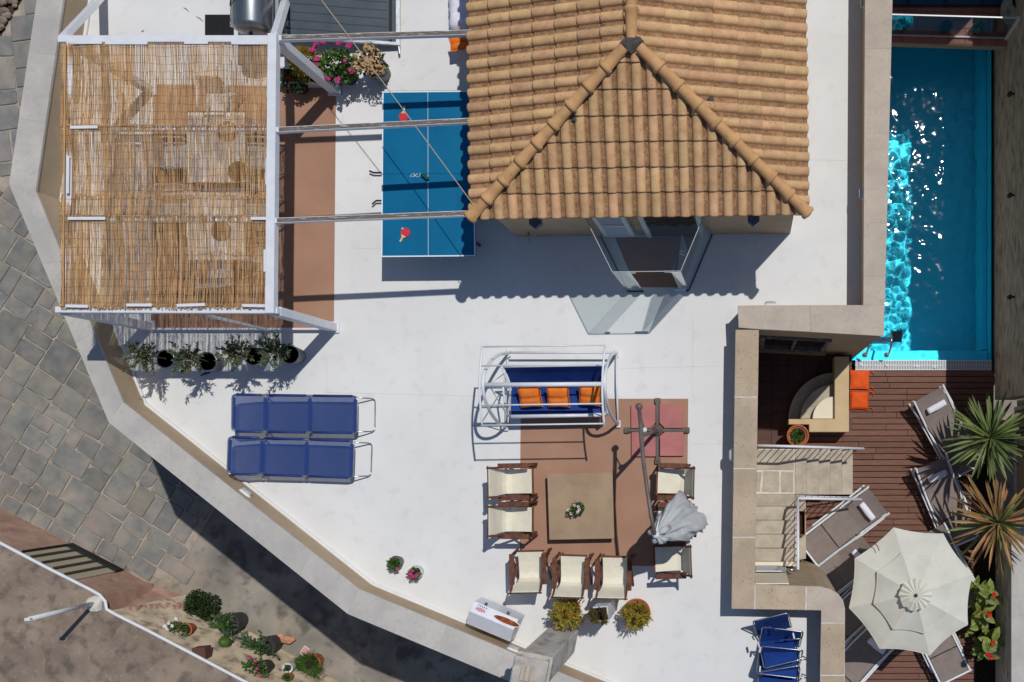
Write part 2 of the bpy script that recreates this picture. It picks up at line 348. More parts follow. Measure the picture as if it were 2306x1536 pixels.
mat('shutter_white', srgb(214, 216, 220), rough=.5)
mat('lamp_glass', srgb(176, 182, 178), srgb(160, 166, 162), sc_=12, rough=.25)
mat('lantern_grey', srgb(86, 96, 112), rough=.5)
mat('blind_beige', srgb(176, 166, 144), rough=.7)
mat('cable_grey', srgb(176, 160, 140), rough=.7)
mat('green_net', srgb(24, 74, 56), rough=.8)
mat('tablecloth', srgb(244, 240, 234), srgb(238, 232, 226), sc_=5, rough=.85)
mat('placemat', srgb(132, 96, 60), srgb(112, 80, 50), sc_=30, rough=.9)
mat('brown_box', srgb(92, 64, 52), rough=.9)
mat('card_print', srgb(214, 150, 150), rough=.5)
glass('clear_glass', (0.945, 0.97, 0.965))
glass('pool_side_glass', (0.70, 0.80, 0.84))
see_through('mesh_blue', srgb(28, 66, 134), 0.58)
mat('pool_glass', srgb(20, 92, 130), srgb(16, 80, 116), sc_=1.5, rough=0.08, spec=.6)
# ------------------------------------------------------------------ ground, terrace, walls
ZD = -3.5            # pool deck
ZS = -4.55           # street
g = MB()      # one sheet with a hole where the pool is dug in
hx0, hx1, hy0, hy1 = 1.96, 4.92, 1.5, 9.19
g.add([(x, y, ZS) for y in (-300, hy0, hy1, 300) for x in (-300, hx0, hx1, 300)], [(r * 4 + c, r * 4 + c + 1, r * 4 + c + 5, r * 4 + c + 4) for r in range(3) for c in range(3) if not (r == 1 and c == 1)])
struct(g.build('ground', 'concrete_dirty'))

zc = 0.68
outerL = [(109, -180), (20, 415), (245, 952), (783, 1383), (1400, 1640)]
innerL = [(168, -180), (80, 430), (277, 906), (808, 1327), (1400, 1572)]
OL = [P(*p, zc) for p in outerL]; IL = [P(*p, zc) for p in innerL]
curve = [(1816, 1320), (1846, 1321), (1870, 1327), (1888, 1338), (1899, 1353), (1903, 1372)]
pool_side = [(1903, 1640)] + list(reversed(curve)) + [(1700, 1316), (1706, 980), (1709, 741.6), (1990.5, 757), (2014, -180)]
block = [v.xy for v in OL] + [P(*p, .65).xy for p in pool_side]
def shrink(poly, d):
    n = len(poly); out = []
    area = sum(poly[i][0] * poly[(i + 1) % n][1] - poly[(i + 1) % n][0] * poly[i][1] for i in range(n)); sg = 1 if area > 0 else -1
    for i in range(n):
        a, b, c = Vector(poly[i - 1][:2]), Vector(poly[i][:2]), Vector(poly[(i + 1) % n][:2])
        e1 = (b - a).normalized(); e2 = (c - b).normalized()
        n1 = Vector((-e1.y, e1.x)) * sg; n2 = Vector((-e2.y, e2.x)) * sg
        m = n1 + n2
        if m.length < 1e-4: m = n1
        k = m.dot(n1)
        out.append(b + m * (d / max(k, 0.3)))
    return out
blk = shrink(block, 0.03)
tb = thing('terrace_building', 'tan rendered building body under the white roof terrace', 'building', (-3, 2, ZS))
bw = MB().prism(blk, ZS, -0.006).build('wall', 'tan_render', tb)
fl = struct(MB().sheet(shrink(block, 0.034), 0.0).build('terrace_floor', 'white_floor'))
# painted brown fields on the terrace floor
struct(MB().sheet([P(*p) for p in ((346, 190), (757, 195), (752, 741), (340, 742))], 0.004).build('painted_floor_patch', 'brown_paint'))
struct(MB().sheet([P(*p) for p in ((1173, 898), (1550, 898), (1546, 1276), (1170, 1270))], 0.004).build('painted_floor_patch', 'brown_paint'))
# hairline day joints in the floor screed
for i, (a, b) in enumerate((((735, 800), (736, 1010)), ((736, 884), (1082, 892)), ((1395, 830), (1620, 824)), ((1560, 700), (1560, 896)), ((1555, 1000), (1640, 1000)), ((1818, 360), (1905, 361)), ((800, 560), (860, 559)))):
    MB().beam(P(*a, .0015), P(*b, .0015), .006, .002).build('floor_joint', 'mortar_white', fl)
def quad_between(a0, a1, b0, b1, t0, t1, gap):
    def pt(x0, x1, t): return x0.lerp(x1, t)
    L1 = (a1 - a0).length; g1 = gap / L1 / 2
    return [pt(a0, a1, t0 + g1), pt(a0, a1, t1 - g1), pt(b0, b1, t1 - g1), pt(b0, b1, t0 + g1)]
# left and front parapet
pl = thing('parapet_wall', 'long angled tan parapet with grey concrete coping along the street side', 'wall', P(500, 1130, 0))
for k in range(4):
    q = [OL[k], OL[k + 1], IL[k + 1], IL[k]]
    # wall body a little inside the coping
    c = MB(); oi = [OL[k].lerp(IL[k], .07), OL[k + 1].lerp(IL[k + 1], .07), IL[k + 1].lerp(OL[k + 1], .04), IL[k].lerp(OL[k], .04)]
    c.prism([v.xy for v in oi], 0.0, zc - .055).build('wall', 'tan_render', pl)
    nseg = (4, 3, 5, 3)[k]
    for i in range(nseg):
        qq = quad_between(OL[k], OL[k + 1], IL[k], IL[k + 1], i / nseg, (i + 1) / nseg, -.0005)
        MB().prism([v.xy for v in qq], zc - .052, zc + R.uniform(-.0015, .0015)).build('coping_stone', 'coping_grey', pl, bevel=.003)
    fi = []
    for kk in (k, k + 1):
        fi.append(IL[kk].lerp(OL[kk], .02))
    dirn = (IL[k] - OL[k]).normalized(); d2 = (IL[k + 1] - OL[k + 1]).normalized()
    MB().prism([(fi[0] - dirn * .02).xy, (fi[1] - d2 * .02).xy, (fi[1] + d2 * .035).xy, (fi[0] + dirn * .035).xy], 0.001, 0.06).build('skirting', 'white_floor', pl, bevel=.012)
# right parapet: arm beside the pool and the cross arm
pr = thing('parapet_wall', 'tan parapet with beige coping between white terrace and blue pool', 'wall', P(1960, 400, 0))
def px_poly(pp, z): return [P(*p, z).xy for p in pp]
def wall_piece(root, pp, z, m, z0=0.0, th=.05, wallm='tan_render', inset=.018, wall=True, bev=.007):
    MB().prism(px_poly(pp, z), z - th, z).build('coping_stone', m, root, bevel=bev)
def wall_body(root, pp, z, z0=0.0, m='tan_render', inset=.02):
    MB().prism(shrink(px_poly(pp, z), inset), z0, z - .052).build('wall', m, root)
za = .65
wall_body(pr, [(1949, -180), (2014, -180), (1990.6, 757), (1709, 741.6), (1663, 738), (1661, 688), (1944, 686)], za)
for y0, y1 in ((-180, 110), (110, 300), (300, 502), (502, 622), (622, 687)):
    f = lambda y: (1949 - 5 * (y + 180) / 866, 2014.5 - 23.6 * (y + 180) / 937)
    a, b = f(y0), f(y1)
    wall_piece(pr, [(a[0], y0), (a[1], y0), (b[1], y1 - .05), (b[0], y1 - .05)], za, 'coping_beige', bev=.003)
wall_piece(pr, [(1661, 688), (1824, 687), (1826, 747.6), (1709, 741.6), (1663, 738)], za, 'coping_beige')
wall_piece(pr, [(1824.1, 687), (1992, 687), (1990.6, 757), (1826.1, 747.7)], za, 'coping_beige', bev=.003)
# travertine capped stair wall
ps = thing('parapet_wall', 'travertine capped wall around the sunken stairwell beside the terrace', 'wall', P(1680, 1050, 0))
zb = .62
wall_body(ps, [(1656, 742.5), (1709, 742.5), (1699.5, 1316.3), (1816, 1320.3)] + curve[1:] + [(1903, 1640), (1845, 1640), (1849, 1375), (1699, 1372.3), (1647, 1371)], zb)
f = lambda y: (1656 - 9 * (y - 742.5) / 629, 1709 - 10 * (y - 742.5) / 629)
MB().prism(shrink(px_poly([(1656, 742.5), (1709, 742.5), (1699.5, 1316.3), (1816, 1320.3)] + curve[1:] + [(1903, 1640), (1845, 1640), (1849, 1375), (1699, 1372.3), (1647, 1371)], zb), .004), zb - .051, zb - .004).build('mortar_bed', 'mortar_white', ps)
for y0, y1 in ((742.5, 893), (895, 1054), (1056, 1209), (1211, 1371.5)):
    a, b = f(y0), f(y1); wall_piece(ps, [(a[0], y0), (a[1], y0), (b[1], y1), (b[0], y1)], zb, 'travertine')
wall_piece(ps, [(1702, 1316.2), (1815, 1320), (1814, 1374), (1701, 1372)], zb, 'travertine')
wall_piece(ps, [(1817.5, 1320.1)] + curve[1:] + [(1903, 1402), (1849, 1402), (1849, 1375), (1816.5, 1374)], zb, 'coping_beige')
wall_piece(ps, [(1849, 1404), (1903, 1404), (1902, 1520), (1848, 1520)], zb, 'travertine')
wall_piece(ps, [(1848, 1522), (1902, 1522), (1902, 1640), (1846, 1640)], zb, 'travertine')

# patio window under the cross arm
def wpt(x, z, d=0.0):     # a point on the wall under the cross arm (faces the camera side)
    a, b = P(1709, 741.6, .65), P(1990.5, 757, .65); t = (x - a.x) / (b.x - a.x); y = lerp(a.y, b.y, t)
    return Vector((x, y + .03 - d, z))
wn = MB()
def wq(x0, x1, z0, z1, d0, d1):
    vs = [wpt(x, z, d) for d in (d0, d1) for x, z in ((x0, z0), (x1, z0), (x1, z1), (x0, z1))]
    return vs, [(0, 1, 2, 3), (7, 6, 5, 4), (0, 4, 5, 1), (1, 5, 6, 2), (2, 6, 7, 3), (3, 7, 4, 0)]
for a in ((.18, .26, -2.75, -.55), (1.36, 1.44, -2.75, -.55), (.26, 1.36, -.63, -.55), (.26, 1.36, -2.75, -2.67), (.78, .83, -2.67, -.63)):
    wn.add(*wq(*a, 0, .05))
fr = wn.build('window', 'wood_weathered', tb)
MB().add(*wq(.26, .78, -2.67, -.63, .004, .015)).build('pane', 'dark_glass', fr)
MB().add(*wq(.83, 1.36, -2.67, -.63, .004, .015)).build('pane', 'dark_glass', fr)
MB().add(*wq(.15, 1.50, -3.3, -2.76, .0, .07)).build('sill', 'brushed_stone', tb)

# ------------------------------------------------------------------ street: slate paving, neighbour roof
sp = struct(MB().sheet(px_poly([(-300, -250), (66, -10), (600, -10), (600, 1130), (492, 1134), (384, 1314), (150, 1216), (-300, 1120)], ZS), ZS + .012).build('stone_path', 'paving_joint'))
def inside(p, poly):
    r = False; n = len(poly)
    for i in range(n):
        a, b = poly[i], poly[(i + 1) % n]
        if (a[1] > p[1]) != (b[1] > p[1]) and p[0] < (b[0] - a[0]) * (p[1] - a[1]) / (b[1] - a[1]) + a[0]: r = not r
    return r
RS = random.Random(5)
def ashlar(rect, out, mn=.34, mx=.85):
    x0, y0, x1, y1 = rect; w_, h_ = x1 - x0, y1 - y0
    lim = RS.uniform(.46, mx)
    if max(w_, h_) < lim or (max(w_, h_) < 2 * mn): out.append(rect); return
    if w_ > h_ * RS.uniform(.85, 1.2):
        c = x0 + w_ * RS.uniform(.36, .64); ashlar((x0, y0, c, y1), out); ashlar((c, y0, x1, y1), out)
    else:
        c = y0 + h_ * RS.uniform(.36, .64); ashlar((x0, y0, x1, c), out); ashlar((x0, c, x1, y1), out)
def pave(zone, ang, org):
    zw = px_poly(zone, ZS); ca, sa = math.cos(ang), math.sin(ang); o = P(*org, ZS)
    rects = []; 
    for iy in range(-12, 12):
        for ix in range(-12, 12): ashlar((ix * 1.55, iy * 1.3, ix * 1.55 + 1.55, iy * 1.3 + 1.3), rects)
    cnt = 0
    for r in rects:
        cx, cy = (r[0] + r[2]) / 2, (r[1] + r[3]) / 2
        if not inside((o.x + cx * ca - cy * sa, o.y + cx * sa + cy * ca), zw): continue
        gp = .016; pts = []
        for x, y in ((r[0] + gp, r[1] + gp), (r[2] - gp, r[1] + gp), (r[2] - gp, r[3] - gp), (r[0] + gp, r[3] - gp)):
            x += RS.uniform(-.018, .018); y += RS.uniform(-.018, .018); pts.append(Vector((o.x + x * ca - y * sa, o.y + x * sa + y * ca)))
        # clip one corner now and then, ease the edges
        poly = []
        for i in range(4):
            a, b, c = pts[i - 1], pts[i], pts[(i + 1) % 4]; e = RS.uniform(.006, .022) if RS.random() < .8 else RS.uniform(.03, .07)
            poly.append(b + (a - b).normalized() * e); poly.append(b + (c - b).normalized() * e * RS.uniform(.5, 1.3))
        top = ZS + .034 + RS.uniform(0, .014); n = len(poly); cen = sum(poly, Vector((0, 0))) / n
        m = MB(); inn = [p + (cen - p).normalized() * .014 for p in poly]
        tl = RS.uniform(-.006, .006)
        vs = [(p.x, p.y, ZS) for p in poly] + [(p.x, p.y, top - .008) for p in poly] + [(p.x, p.y, top + tl * (p.x - cen.x)) for p in inn]
        fs = [(i, (i + 1) % n, n + (i + 1) % n, n + i) for i in range(n)] + [(n + i, n + (i + 1) % n, 2 * n + (i + 1) % n, 2 * n + i) for i in range(n)] + [tuple(range(2 * n, 3 * n))]
        m.add(vs, fs).build('paving_stone', 'paving_slate', sp); cnt += 1
    return cnt
pave([(-90, 420), (-60, 120), (62, -5), (150, -8), (150, 400)], math.radians(-84), (40, 200))
pave([(-110, 425), (200, 405), (330, 800), (500, 1130), (402, 1308), (150, 1240), (-110, 1150)], math.radians(58), (200, 900))

# loose rubble beside the path
rp = thing('rubble_pile', 'heap of rough pale stones in dark earth beside the slate path', 'stones', P(5, 30, ZS))
MB().prism(px_poly([(-160, -120), (58, -20), (48, 6), (18, 50), (2, 88), (-160, 160)], ZS), ZS + .001, ZS + .03).build('earth', 'earth_red', rp)
RR = random.Random(3)
for i in range(64):
    x, y = RR.uniform(-70, 58), RR.uniform(-30, 92)
    if x > 52 - (y + 10) * .62: continue
    s = RR.uniform(.05, .13); rough_rock('stone', 'rock_grey', rp, P(x, y, ZS + .06 + s * .4), (s * RR.uniform(.8, 1.4), s, s * .75), 100 + i)

# neighbour's house with flat roof
zr = -2.8
rim = [(-200, 1120), (0, 1222), (110, 1280), (205, 1328), (226, 1340), (238, 1354), (241, 1372), (262, 1384), (330, 1418), (420, 1465), (566, 1542), (700, 1612), (700, 1700), (-200, 1700)]
nb = thing('neighbour_house', 'neighbouring low house with stained flat roof and white painted rim', 'house', P(100, 1450, ZS))
rp_ = px_poly(rim, zr)
MB().prism(shrink(rp_, .03), ZS, zr - .02).build('wall', 'pink_render', nb)
MB().prism(rp_, zr - .03, zr).build('roof', 'old_roof', nb)
rimv = [Vector((p[0], p[1], zr + .012)) for p in rp_[:12]]
MB().tube(rimv, .034, 6).build('roof_rim', 'white_paint', nb, smooth=True)
inr = shrink(rp_, .42)
MB().tube([Vector((p[0], p[1], zr)) for p in inr[7:12]], .014, 5).build('roof_seam', 'old_roof', nb)
# barred window in its wall, the bars upright
A_, B_ = Vector((*shrink(rp_, .03)[1], 0)), Vector((*shrink(rp_, .03)[3], 0)); wd = (B_ - A_).normalized(); wnrm = Vector((-wd.y, wd.x, 0))
if wnrm.x < 0: wnrm = -wnrm
def nw(t, z, d): p = A_ + wd * t + wnrm * d; return Vector((p.x, p.y, z))
win = MB()
def slab(mb, t0, t1, z0, z1, d0, d1):
    vs = [nw(t, z, d) for d in (d0, d1) for t, z in ((t0, z0), (t1, z0), (t1, z1), (t0, z1))]
    mb.add(vs, [(0, 1, 2, 3), (7, 6, 5, 4), (0, 4, 5, 1), (1, 5, 6, 2), (2, 6, 7, 3), (3, 7, 4, 0)])
t0, t1 = .42, 1.62
for a in ((t0, t1, ZS + .12, ZS + .34), (t0, t0 + .03, ZS + .34, zr - .06)): slab(win, *a, .0, .07)
wo = win.build('window', 'black_rubber', nb)
pn = MB(); slab(pn, t0 + .03, t1 - .02, ZS + .34, zr - .06, .004, .02); pn.build('shutter', 'blind_beige', wo)
for i in range(4):
    t = t0 + .20 + i * .25; bb = MB(); slab(bb, t, t + .05, ZS + .34, zr - .06, .03, .06); bb.build('bar', 'dark_metal', wo)
# sloping rendered plinth at the house corner
plv = [P(236, 1340, zr - .05), P(262, 1296, ZS), P(436, 1346, ZS), P(428, 1366, ZS + .3), P(326, 1410, zr - .62), P(256, 1381, zr - .12)]
plb = [Vector((v.x, v.y, ZS)) for v in plv]
m_ = MB(); n = 6
RQ = random.Random(8)
m_.add(plv + plb, [tuple(range(6))] + [(i, (i + 1) % 6, 6 + (i + 1) % 6, 6 + i) for i in range(6)])
m_.build('plinth', 'pink_render', nb)
for i in range(13):
    t = i / 12; a = plv[3].lerp(plv[5], t * .85); rough_rock('stone', 'pink_render', nb, (a.x + RQ.uniform(-.02, .02), a.y - .05, a.z - .12), (RQ.uniform(.06, .13), .17, .16), 300 + i)
# vent pole on the roof
vp = thing('vent_pole', 'white metal pole standing in a mortar lump on the stained roof', 'pole', P(214, 1358, zr))
b0 = P(214, 1358, zr)
MB().tube([b0, b0 + Vector((0, 0, 1.92))], .04, 10).build('pipe', 'white_paint', vp, smooth=True)
MB().box(b0 + Vector((0, 0, 1.93)), (.1, .05, .05)).build('cap', 'white_paint', vp)
rough_rock('mortar_lump', 'mortar_white', vp, b0 + Vector((.02, -.02, .02)), (.2, .17, .09), 77)
# planted strip beside the house
# it climbs from the street to the roof rim
ra, rb_, sa_, sb_ = P(262, 1386, zr), P(566, 1543, zr), P(436, 1350, ZS), P(756, 1530, ZS)
def strip_pt(px, py, lift=0.0):
    z = (zr + ZS) / 2
    for _ in range(14):
        p = P(px, py, z)
        def dist(a, b): d = (b - a).xy.normalized(); return abs((p - a).x * d.y - (p - a).y * d.x)
        d1, d2 = dist(ra, rb_), dist(sa_, sb_); q = (p - sa_).xy; dd = (sb_ - sa_).xy.normalized()
        t = d1 / (d1 + d2) if (q.x * dd.y - q.y * dd.x) > 0 else 1.0
        z = lerp(z, lerp(zr - .06, ZS + .01, t), .6)
    return Vector((p.x, p.y, z + lift))
gm = MB(); vs = []; fs = []; RG = random.Random(14); na, nb2 = 40, 22
for j in range(nb2 + 1):
    for i in range(na + 1):
        a = ra.lerp(rb_, i / na * 1.55 - .06); b = sa_.lerp(sb_, i / na * 1.55 - .06); t = j / nb2
        z = lerp(zr - .06, ZS + .012, t) + (RG.uniform(-.02, .02) + .03 * math.sin(i * .9 + j)) * (1 if 0 < j < nb2 else 0); p = a.lerp(b, t); vs.append((p.x, p.y, z))
for j in range(nb2):
    for i in range(na): k = j * (na + 1) + i; fs.append((k, k + 1, k + na + 2, k + na + 1))
struct(gm.add(vs, fs).build('planting_strip', 'sandy', smooth=True))
# ------------------------------------------------------------------ house with hipped tile roof
ZE, PT = 2.28, 0.306
A0 = P(1067, 487, ZE); B0 = P(1814, 478, ZE)
u = (B0 - A0); Wd = u.length; u.normalize(); u.z = 0; v = Vector((-u.y, u.x, 0)); zv = Vector((0, 0, 1))
YL = 5.6     # length of the building northwards
hs = thing('tiled_roof_house', 'small tan rooftop house with hipped clay tile roof', 'house', P(1430, 300, 0))
def hp(a, b, z): p = A0 + u * a + v * b; return Vector((p.x, p.y, z))
ov = .14
fw = [hp(ov, ov, 0), hp(Wd - ov, ov, 0), hp(Wd - ov, YL - .2, 0), hp(ov, YL - .2, 0)]
MB().prism([p.xy for p in fw], 0.0, ZE - .02).build('wall', 'tan_render', hs)
rp2 = MB()
k = Wd / 2; kf = k - .20
def rz(a, b, front): return ZE + PT * (b if front else min(a, Wd - a))
cA, cB, ap, cC, cD, re = hp(0, 0, ZE), hp(Wd, 0, ZE), hp(k, kf, ZE + PT * k), hp(Wd, YL, ZE), hp(0, YL, ZE), hp(k, YL, ZE + PT * k)
rp2.add([cA, cB, ap, cC, cD, re] + [p - Vector((0, 0, .05)) for p in (cA, cB, cC, cD)], [(0, 1, 2), (1, 3, 5, 2), (0, 2, 5, 4), (0, 6, 7, 1), (1, 7, 8, 3), (4, 9, 6, 0), (6, 9, 8, 7)])
roof = rp2.build('roof', 'tile_dirt', hs)
th = math.atan(PT); cs, sn = math.cos(th), math.sin(th)
TW, TG, TL = 0.2135, 0.362, 0.405
def tile_bm():
    bm = bmesh.new(); prof = [(0.0, .012), (.010, .006), (.066, .006), (.074, .012)]
    for i in range(1, 8):
        a = PI * i / 8; prof.append((.1445 - .0705 * math.cos(a), .012 + .056 * math.sin(a)))
    prof.append((TW + .002, .012))
    rows = []
    for y, zz, sc2 in ((0.0, .020, 1.05), (.02, .022, 1.05), (.34, .005, .97), (TL, .0, .95)):
        rows.append([bm.verts.new((.1065 + (x - .1065) * (1.0 if x < .09 else 1.0), y, z * sc2 + zz)) for x, z in prof])
    low = [bm.verts.new((x, 0.0, max(z * 1.05 + .006, .004))) for x, z in prof]
    mi = []
    for r in range(3):
        for i in range(len(prof) - 1):
            f = bm.faces.new((rows[r][i], rows[r][i + 1], rows[r + 1][i + 1], rows[r + 1][i])); f.smooth = True
            f.material_index = 1 if i < 3 else 0
    for i in range(len(prof) - 1): bm.faces.new((low[i], low[i + 1], rows[0][i + 1], rows[0][i]))
    return bm
def tile_mesh(bm):
    me = bpy.data.meshes.new('roof_tile'); bm.to_mesh(me); bm.free(); me.materials.append(MATS['tile_clay']); me.materials.append(MATS['tile_dirt']); return me
whole = tile_mesh(tile_bm())
ntile = 0; rest = []
def slope(org, across, updir, width, ok, limit, pt):
    global ntile
    th = math.atan(pt); cs, sn = math.cos(th), math.sin(th)
    up = updir * cs + zv * sn; nrm = across.cross(up).normalized()
    for r in range(int(limit / (TG * cs)) + 1):
        for c in range(int(width / TW) + 1):
            q = org + across * (c * TW) + up * (r * TG) - updir * .035 - zv * .012 + nrm * .006
            M = Matrix(((across.x, up.x, nrm.x, q.x), (across.y, up.y, nrm.y, q.y), (across.z, up.z, nrm.z, q.z), (0, 0, 0, 1)))
            M = M @ Matrix.Rotation(R.uniform(-.006, .006), 4, 'Z') @ Matrix.Translation((R.uniform(-.002, .002), R.uniform(-.005, .005), 0))
            cor = [M @ Vector(p) for p in ((0, 0, .03), (TW, 0, .03), (TW, TL, 0), (0, TL, 0))]
            st = []
            for p in cor:
                d = p - A0; st.append(ok(d.dot(u), d.dot(v)))
            if max(st) <= 0: continue
            if cor[0].y > 6.85 and cor[2].y > 6.85: rest.append(M); continue
            if min(st) >= 0: inst(whole, 'roof_tile', M, roof)
            else:
                bm = tile_bm(); bmesh.ops.transform(bm, matrix=M, verts=bm.verts)
                for pn, no in planes:
                    if (sum(cor, Vector()) / 4 - hp(k, 3.9 if across is not u else .6, 0)).length > -1:
                        cc = hp(k, .8, 0) if across is u else (hp(.5, 4.5, 0) if updir.dot(u) > 0 else hp(Wd - .5, 4.5, 0))
                        sd = (cc - pn).dot(no)
                        bmesh.ops.bisect_plane(bm, geom=bm.verts[:] + bm.edges[:] + bm.faces[:], plane_co=pn, plane_no=no if sd < 0 else -no, clear_outer=True)
                if not bm.faces: bm.free(); continue
                me = tile_mesh(bm)
                o = inst(me, 'roof_tile', Matrix.Identity(4), roof)
            ntile += 1
nh1 = (u * kf - v * k).normalized(); nh2 = (u * kf + v * k).normalized()
planes = [(A0, nh1), (B0, nh2)]
slope(hp(.03, 0, ZE), u, v, Wd - .06, lambda a, b: min(a * kf / k - b, (Wd - a) * kf / k - b), kf, PT * k / kf)
planes = [(A0, nh1), (ap, u)]
slope(hp(0, YL, ZE), -v, u, YL, lambda a, b: min(b * k / kf - a, k - a), k, PT)
planes = [(B0, nh2), (ap, u)]
slope(hp(Wd, 0.03, ZE), v, -u, YL, lambda a, b: min(b * k / kf - (Wd - a), a - k), k, PT)
fm = MB()
for M in rest:
    fm.add([M @ Vector(p) for p in ((0, 0, .02), (.09, 0, .02), (.12, 0, .075), (.18, 0, .075), (TW, 0, .02), (0, TL, .01), (.09, TL, .01), (.12, TL, .06), (.18, TL, .06), (TW, TL, .01))], [(i, i + 1, i + 6, i + 5) for i in range(4)])
if rest: fm.build('roof_tile_field', 'tile_clay', roof, kind='stuff')
# hip and ridge tiles
def ridge_run(p, q, name, ln=.375, rad=.086, flip=False):
    p, q = Vector(p), Vector(q); d = (q - p); n = max(1, round(d.length / ln)); st = d / n; d.normalize()
    for i in range(n):
        a = p + st * i; m = MB()
        prof = [(-.02, rad * 1.16), (.0, rad * 1.28), (.035, rad * 1.28), (.055, rad * 1.06), (st.length * .55, rad * .97), (st.length + .03, rad * .9)]
        x = d.cross(zv).normalized(); y = x.cross(d); base = []
        for t, r_ in prof:
            base.append([a + d * t + x * (r_ * math.cos(PI * j / 10)) + y * (r_ * .95 * math.sin(PI * j / 10) + .03) for j in range(11)])
        vs = [w_ for row in base for w_ in row]; fs = []
        for r_ in range(len(prof) - 1):
            for j in range(10): fs.append((r_ * 11 + j, r_ * 11 + j + 1, (r_ + 1) * 11 + j + 1, (r_ + 1) * 11 + j))
        kk = len(vs); vs.append(a + d * -.02 + y * .0); 
        for j in range(10): fs.append((kk, j + 1, j))
        m.add(vs, fs).build(name, 'tile_ridge', roof, smooth=True)
ridge_run(cA + Vector((0, 0, .05)) - (u + v) * .03, ap + Vector((0, 0, .045)) - (u + v * kf / k) * .12, 'hip_tile')
ridge_run(cB + Vector((0, 0, .05)) + (u - v) * .03, ap + Vector((0, 0, .045)) + (u - v * kf / k) * .12, 'hip_tile')
ridge_run(re + Vector((0, 0, .03)), ap + Vector((0, 0, .03)) + v * .05, 'ridge_tile', ln=.40)
rough_rock('mortar_patch', 'mortar_dark', roof, ap + Vector((0, -.05, .07)), (.2, .13, .07), 41)
rough_rock('mortar_patch', 'mortar_dark', roof, cA + Vector((-.01, -.01, .05)), (.09, .09, .07), 42)
rough_rock('mortar_patch', 'mortar_dark', roof, cB + Vector((.01, -.01, .05)), (.09, .09, .07), 43)
for i, (x, y, s) in enumerate(((1296, 268, .085), (1600, 222, .075), (1712, 340, .075), (1358, 152, .03), (1405, 190, .03), (1438, 196, .03), (1180, 462, .045))):
    q = P(x, y, 2.7); d = q - A0; a, b = d.dot(u), d.dot(v); zz = ZE + PT * min(a, b * k / kf, Wd - a)
    q = P(x, y, zz + .06); rough_rock('mortar_patch', 'mortar_dark', roof, (q.x, q.y, zz + .03), (s, s * .6, .035), 50 + i)
# eave lanterns, tap, cable on the front wall
for i, x in enumerate((1200, 1697)):
    c = P(x, 497, 2.0); c.y = (A0 + v * ov).y + (c.x - A0.x) * u.y / u.x - .13
    ln = thing('wall_lantern', ('grey pointed wall lantern under the eave left of the glass porch', 'grey pointed wall lantern under the eave right of the glass porch')[i], 'lamp', c)
    MB().prism([(c.x - .09, c.y + .06), (c.x + .09, c.y + .06), (c.x + .09, c.y - .05), (c.x, c.y - .12), (c.x - .09, c.y - .05)], 1.72, 1.86).build('shade', 'lantern_grey', ln, bevel=.006)
    MB().prism([(c.x - .06, c.y + .05), (c.x + .06, c.y + .05), (c.x + .06, c.y - .03), (c.x, c.y - .08), (c.x - .06, c.y - .03)], 1.54, 1.71).build('body', 'lamp_glass', ln)
tp = P(1190, 538, .45); tp.y = 3.47
tap = thing('garden_tap', 'small beige garden tap on the shaded house wall', 'tap', tp)
MB().tube([tp + Vector((0, .06, 0)), tp + Vector((0, -.07, 0)), tp + Vector((0, -.09, -.05))], .018, 8).build('spout', 'steel', tap, smooth=True)
MB().box(tp + Vector((0, -.02, .04)), (.12, .02, .02)).build('handle', 'blind_beige', tap, bevel=.005)

# glass porch in front of the door
gp = thing('glass_porch', 'angular clear glass porch with open door against the house front', 'porch', P(1480, 640, 0))
zt = 2.0
def fy(x): return (A0 + v * ov).y + (x - A0.x) * u.y
Lb, Rb = Vector((-2.57, fy(-2.57) - .004, 0)), Vector((-.66, fy(-.66) - .004, 0)); Lf, Rf = Vector((-2.10, 2.616, 0)), Vector((-1.06, 2.63, 0))
def pane(name, a, b, z0, z1, th_=.012, m='clear_glass', par=None):
    d = (b - a).normalized(); nn = Vector((-d.y, d.x, 0)) * th_ / 2
    return MB().prism([(a + nn).xy, (b + nn).xy, (b - nn).xy, (a - nn).xy], z0, z1).build(name, m, par or gp)
pane('side_pane', Lb, Lf, .02, zt)
pane('side_pane', Rf, Rb, .02, zt)
fa = Lf.lerp(Rf, .26); fb = Lf.lerp(Rf, .86)
pane('front_pane', Lf, fa, .02, zt)
pane('front_pane', fb, Rf, .02, zt)
dr = pane('door', fb, fb + Vector((.16, .58, 0)), .03, 1.96)
MB().tube([fb + Vector((.13, .45, .9)), fb + Vector((.07, .47, .9)), fb + Vector((.07, .47, 1.2)), fb + Vector((.13, .45, 1.2))], .012, 8).build('handle', 'chrome', dr, smooth=True)
MB().prism([Lb.xy, Lf.xy, Rf.xy, Rb.xy], zt + .002, zt + .016).build('roof_pane', 'clear_glass', gp)
ed = MB()
for a, b in ((Lb, Lf), (Lf, Rf), (Rf, Rb)):
    ed.beam(a + zv * (zt + .022), b + zv * (zt + .022), .011, .01)
ed.build('edge_strip', 'lamp_glass', gp)
for q in (fb, Lf.lerp(Rf, .3)):
    MB().box(q + zv * (zt - .02), (.22 if q is fb else .08, .03, .06)).build('clamp', 'chrome', gp, bevel=.004)
MB().box(fb + zv * .03, (.2, .06, .04)).build('floor_hinge', 'chrome', gp, bevel=.004)
for a, b in ((Lb, Lf), (Lf, fa), (fb, Rf), (Rf, Rb)):
    MB().beam(a + zv * .012, b + zv * .012, .03, .02).build('floor_channel', 'dark_metal', gp)
struct(MB().sheet([p.xy for p in (Lf + Vector((.14, .07, 0)), Rf + Vector((-.1, .05, 0)), Rb + Vector((-.2, -.03, 0)), Lb + Vector((.25, -.03, 0)))], .004).build('porch_floor', 'brown_paint'))
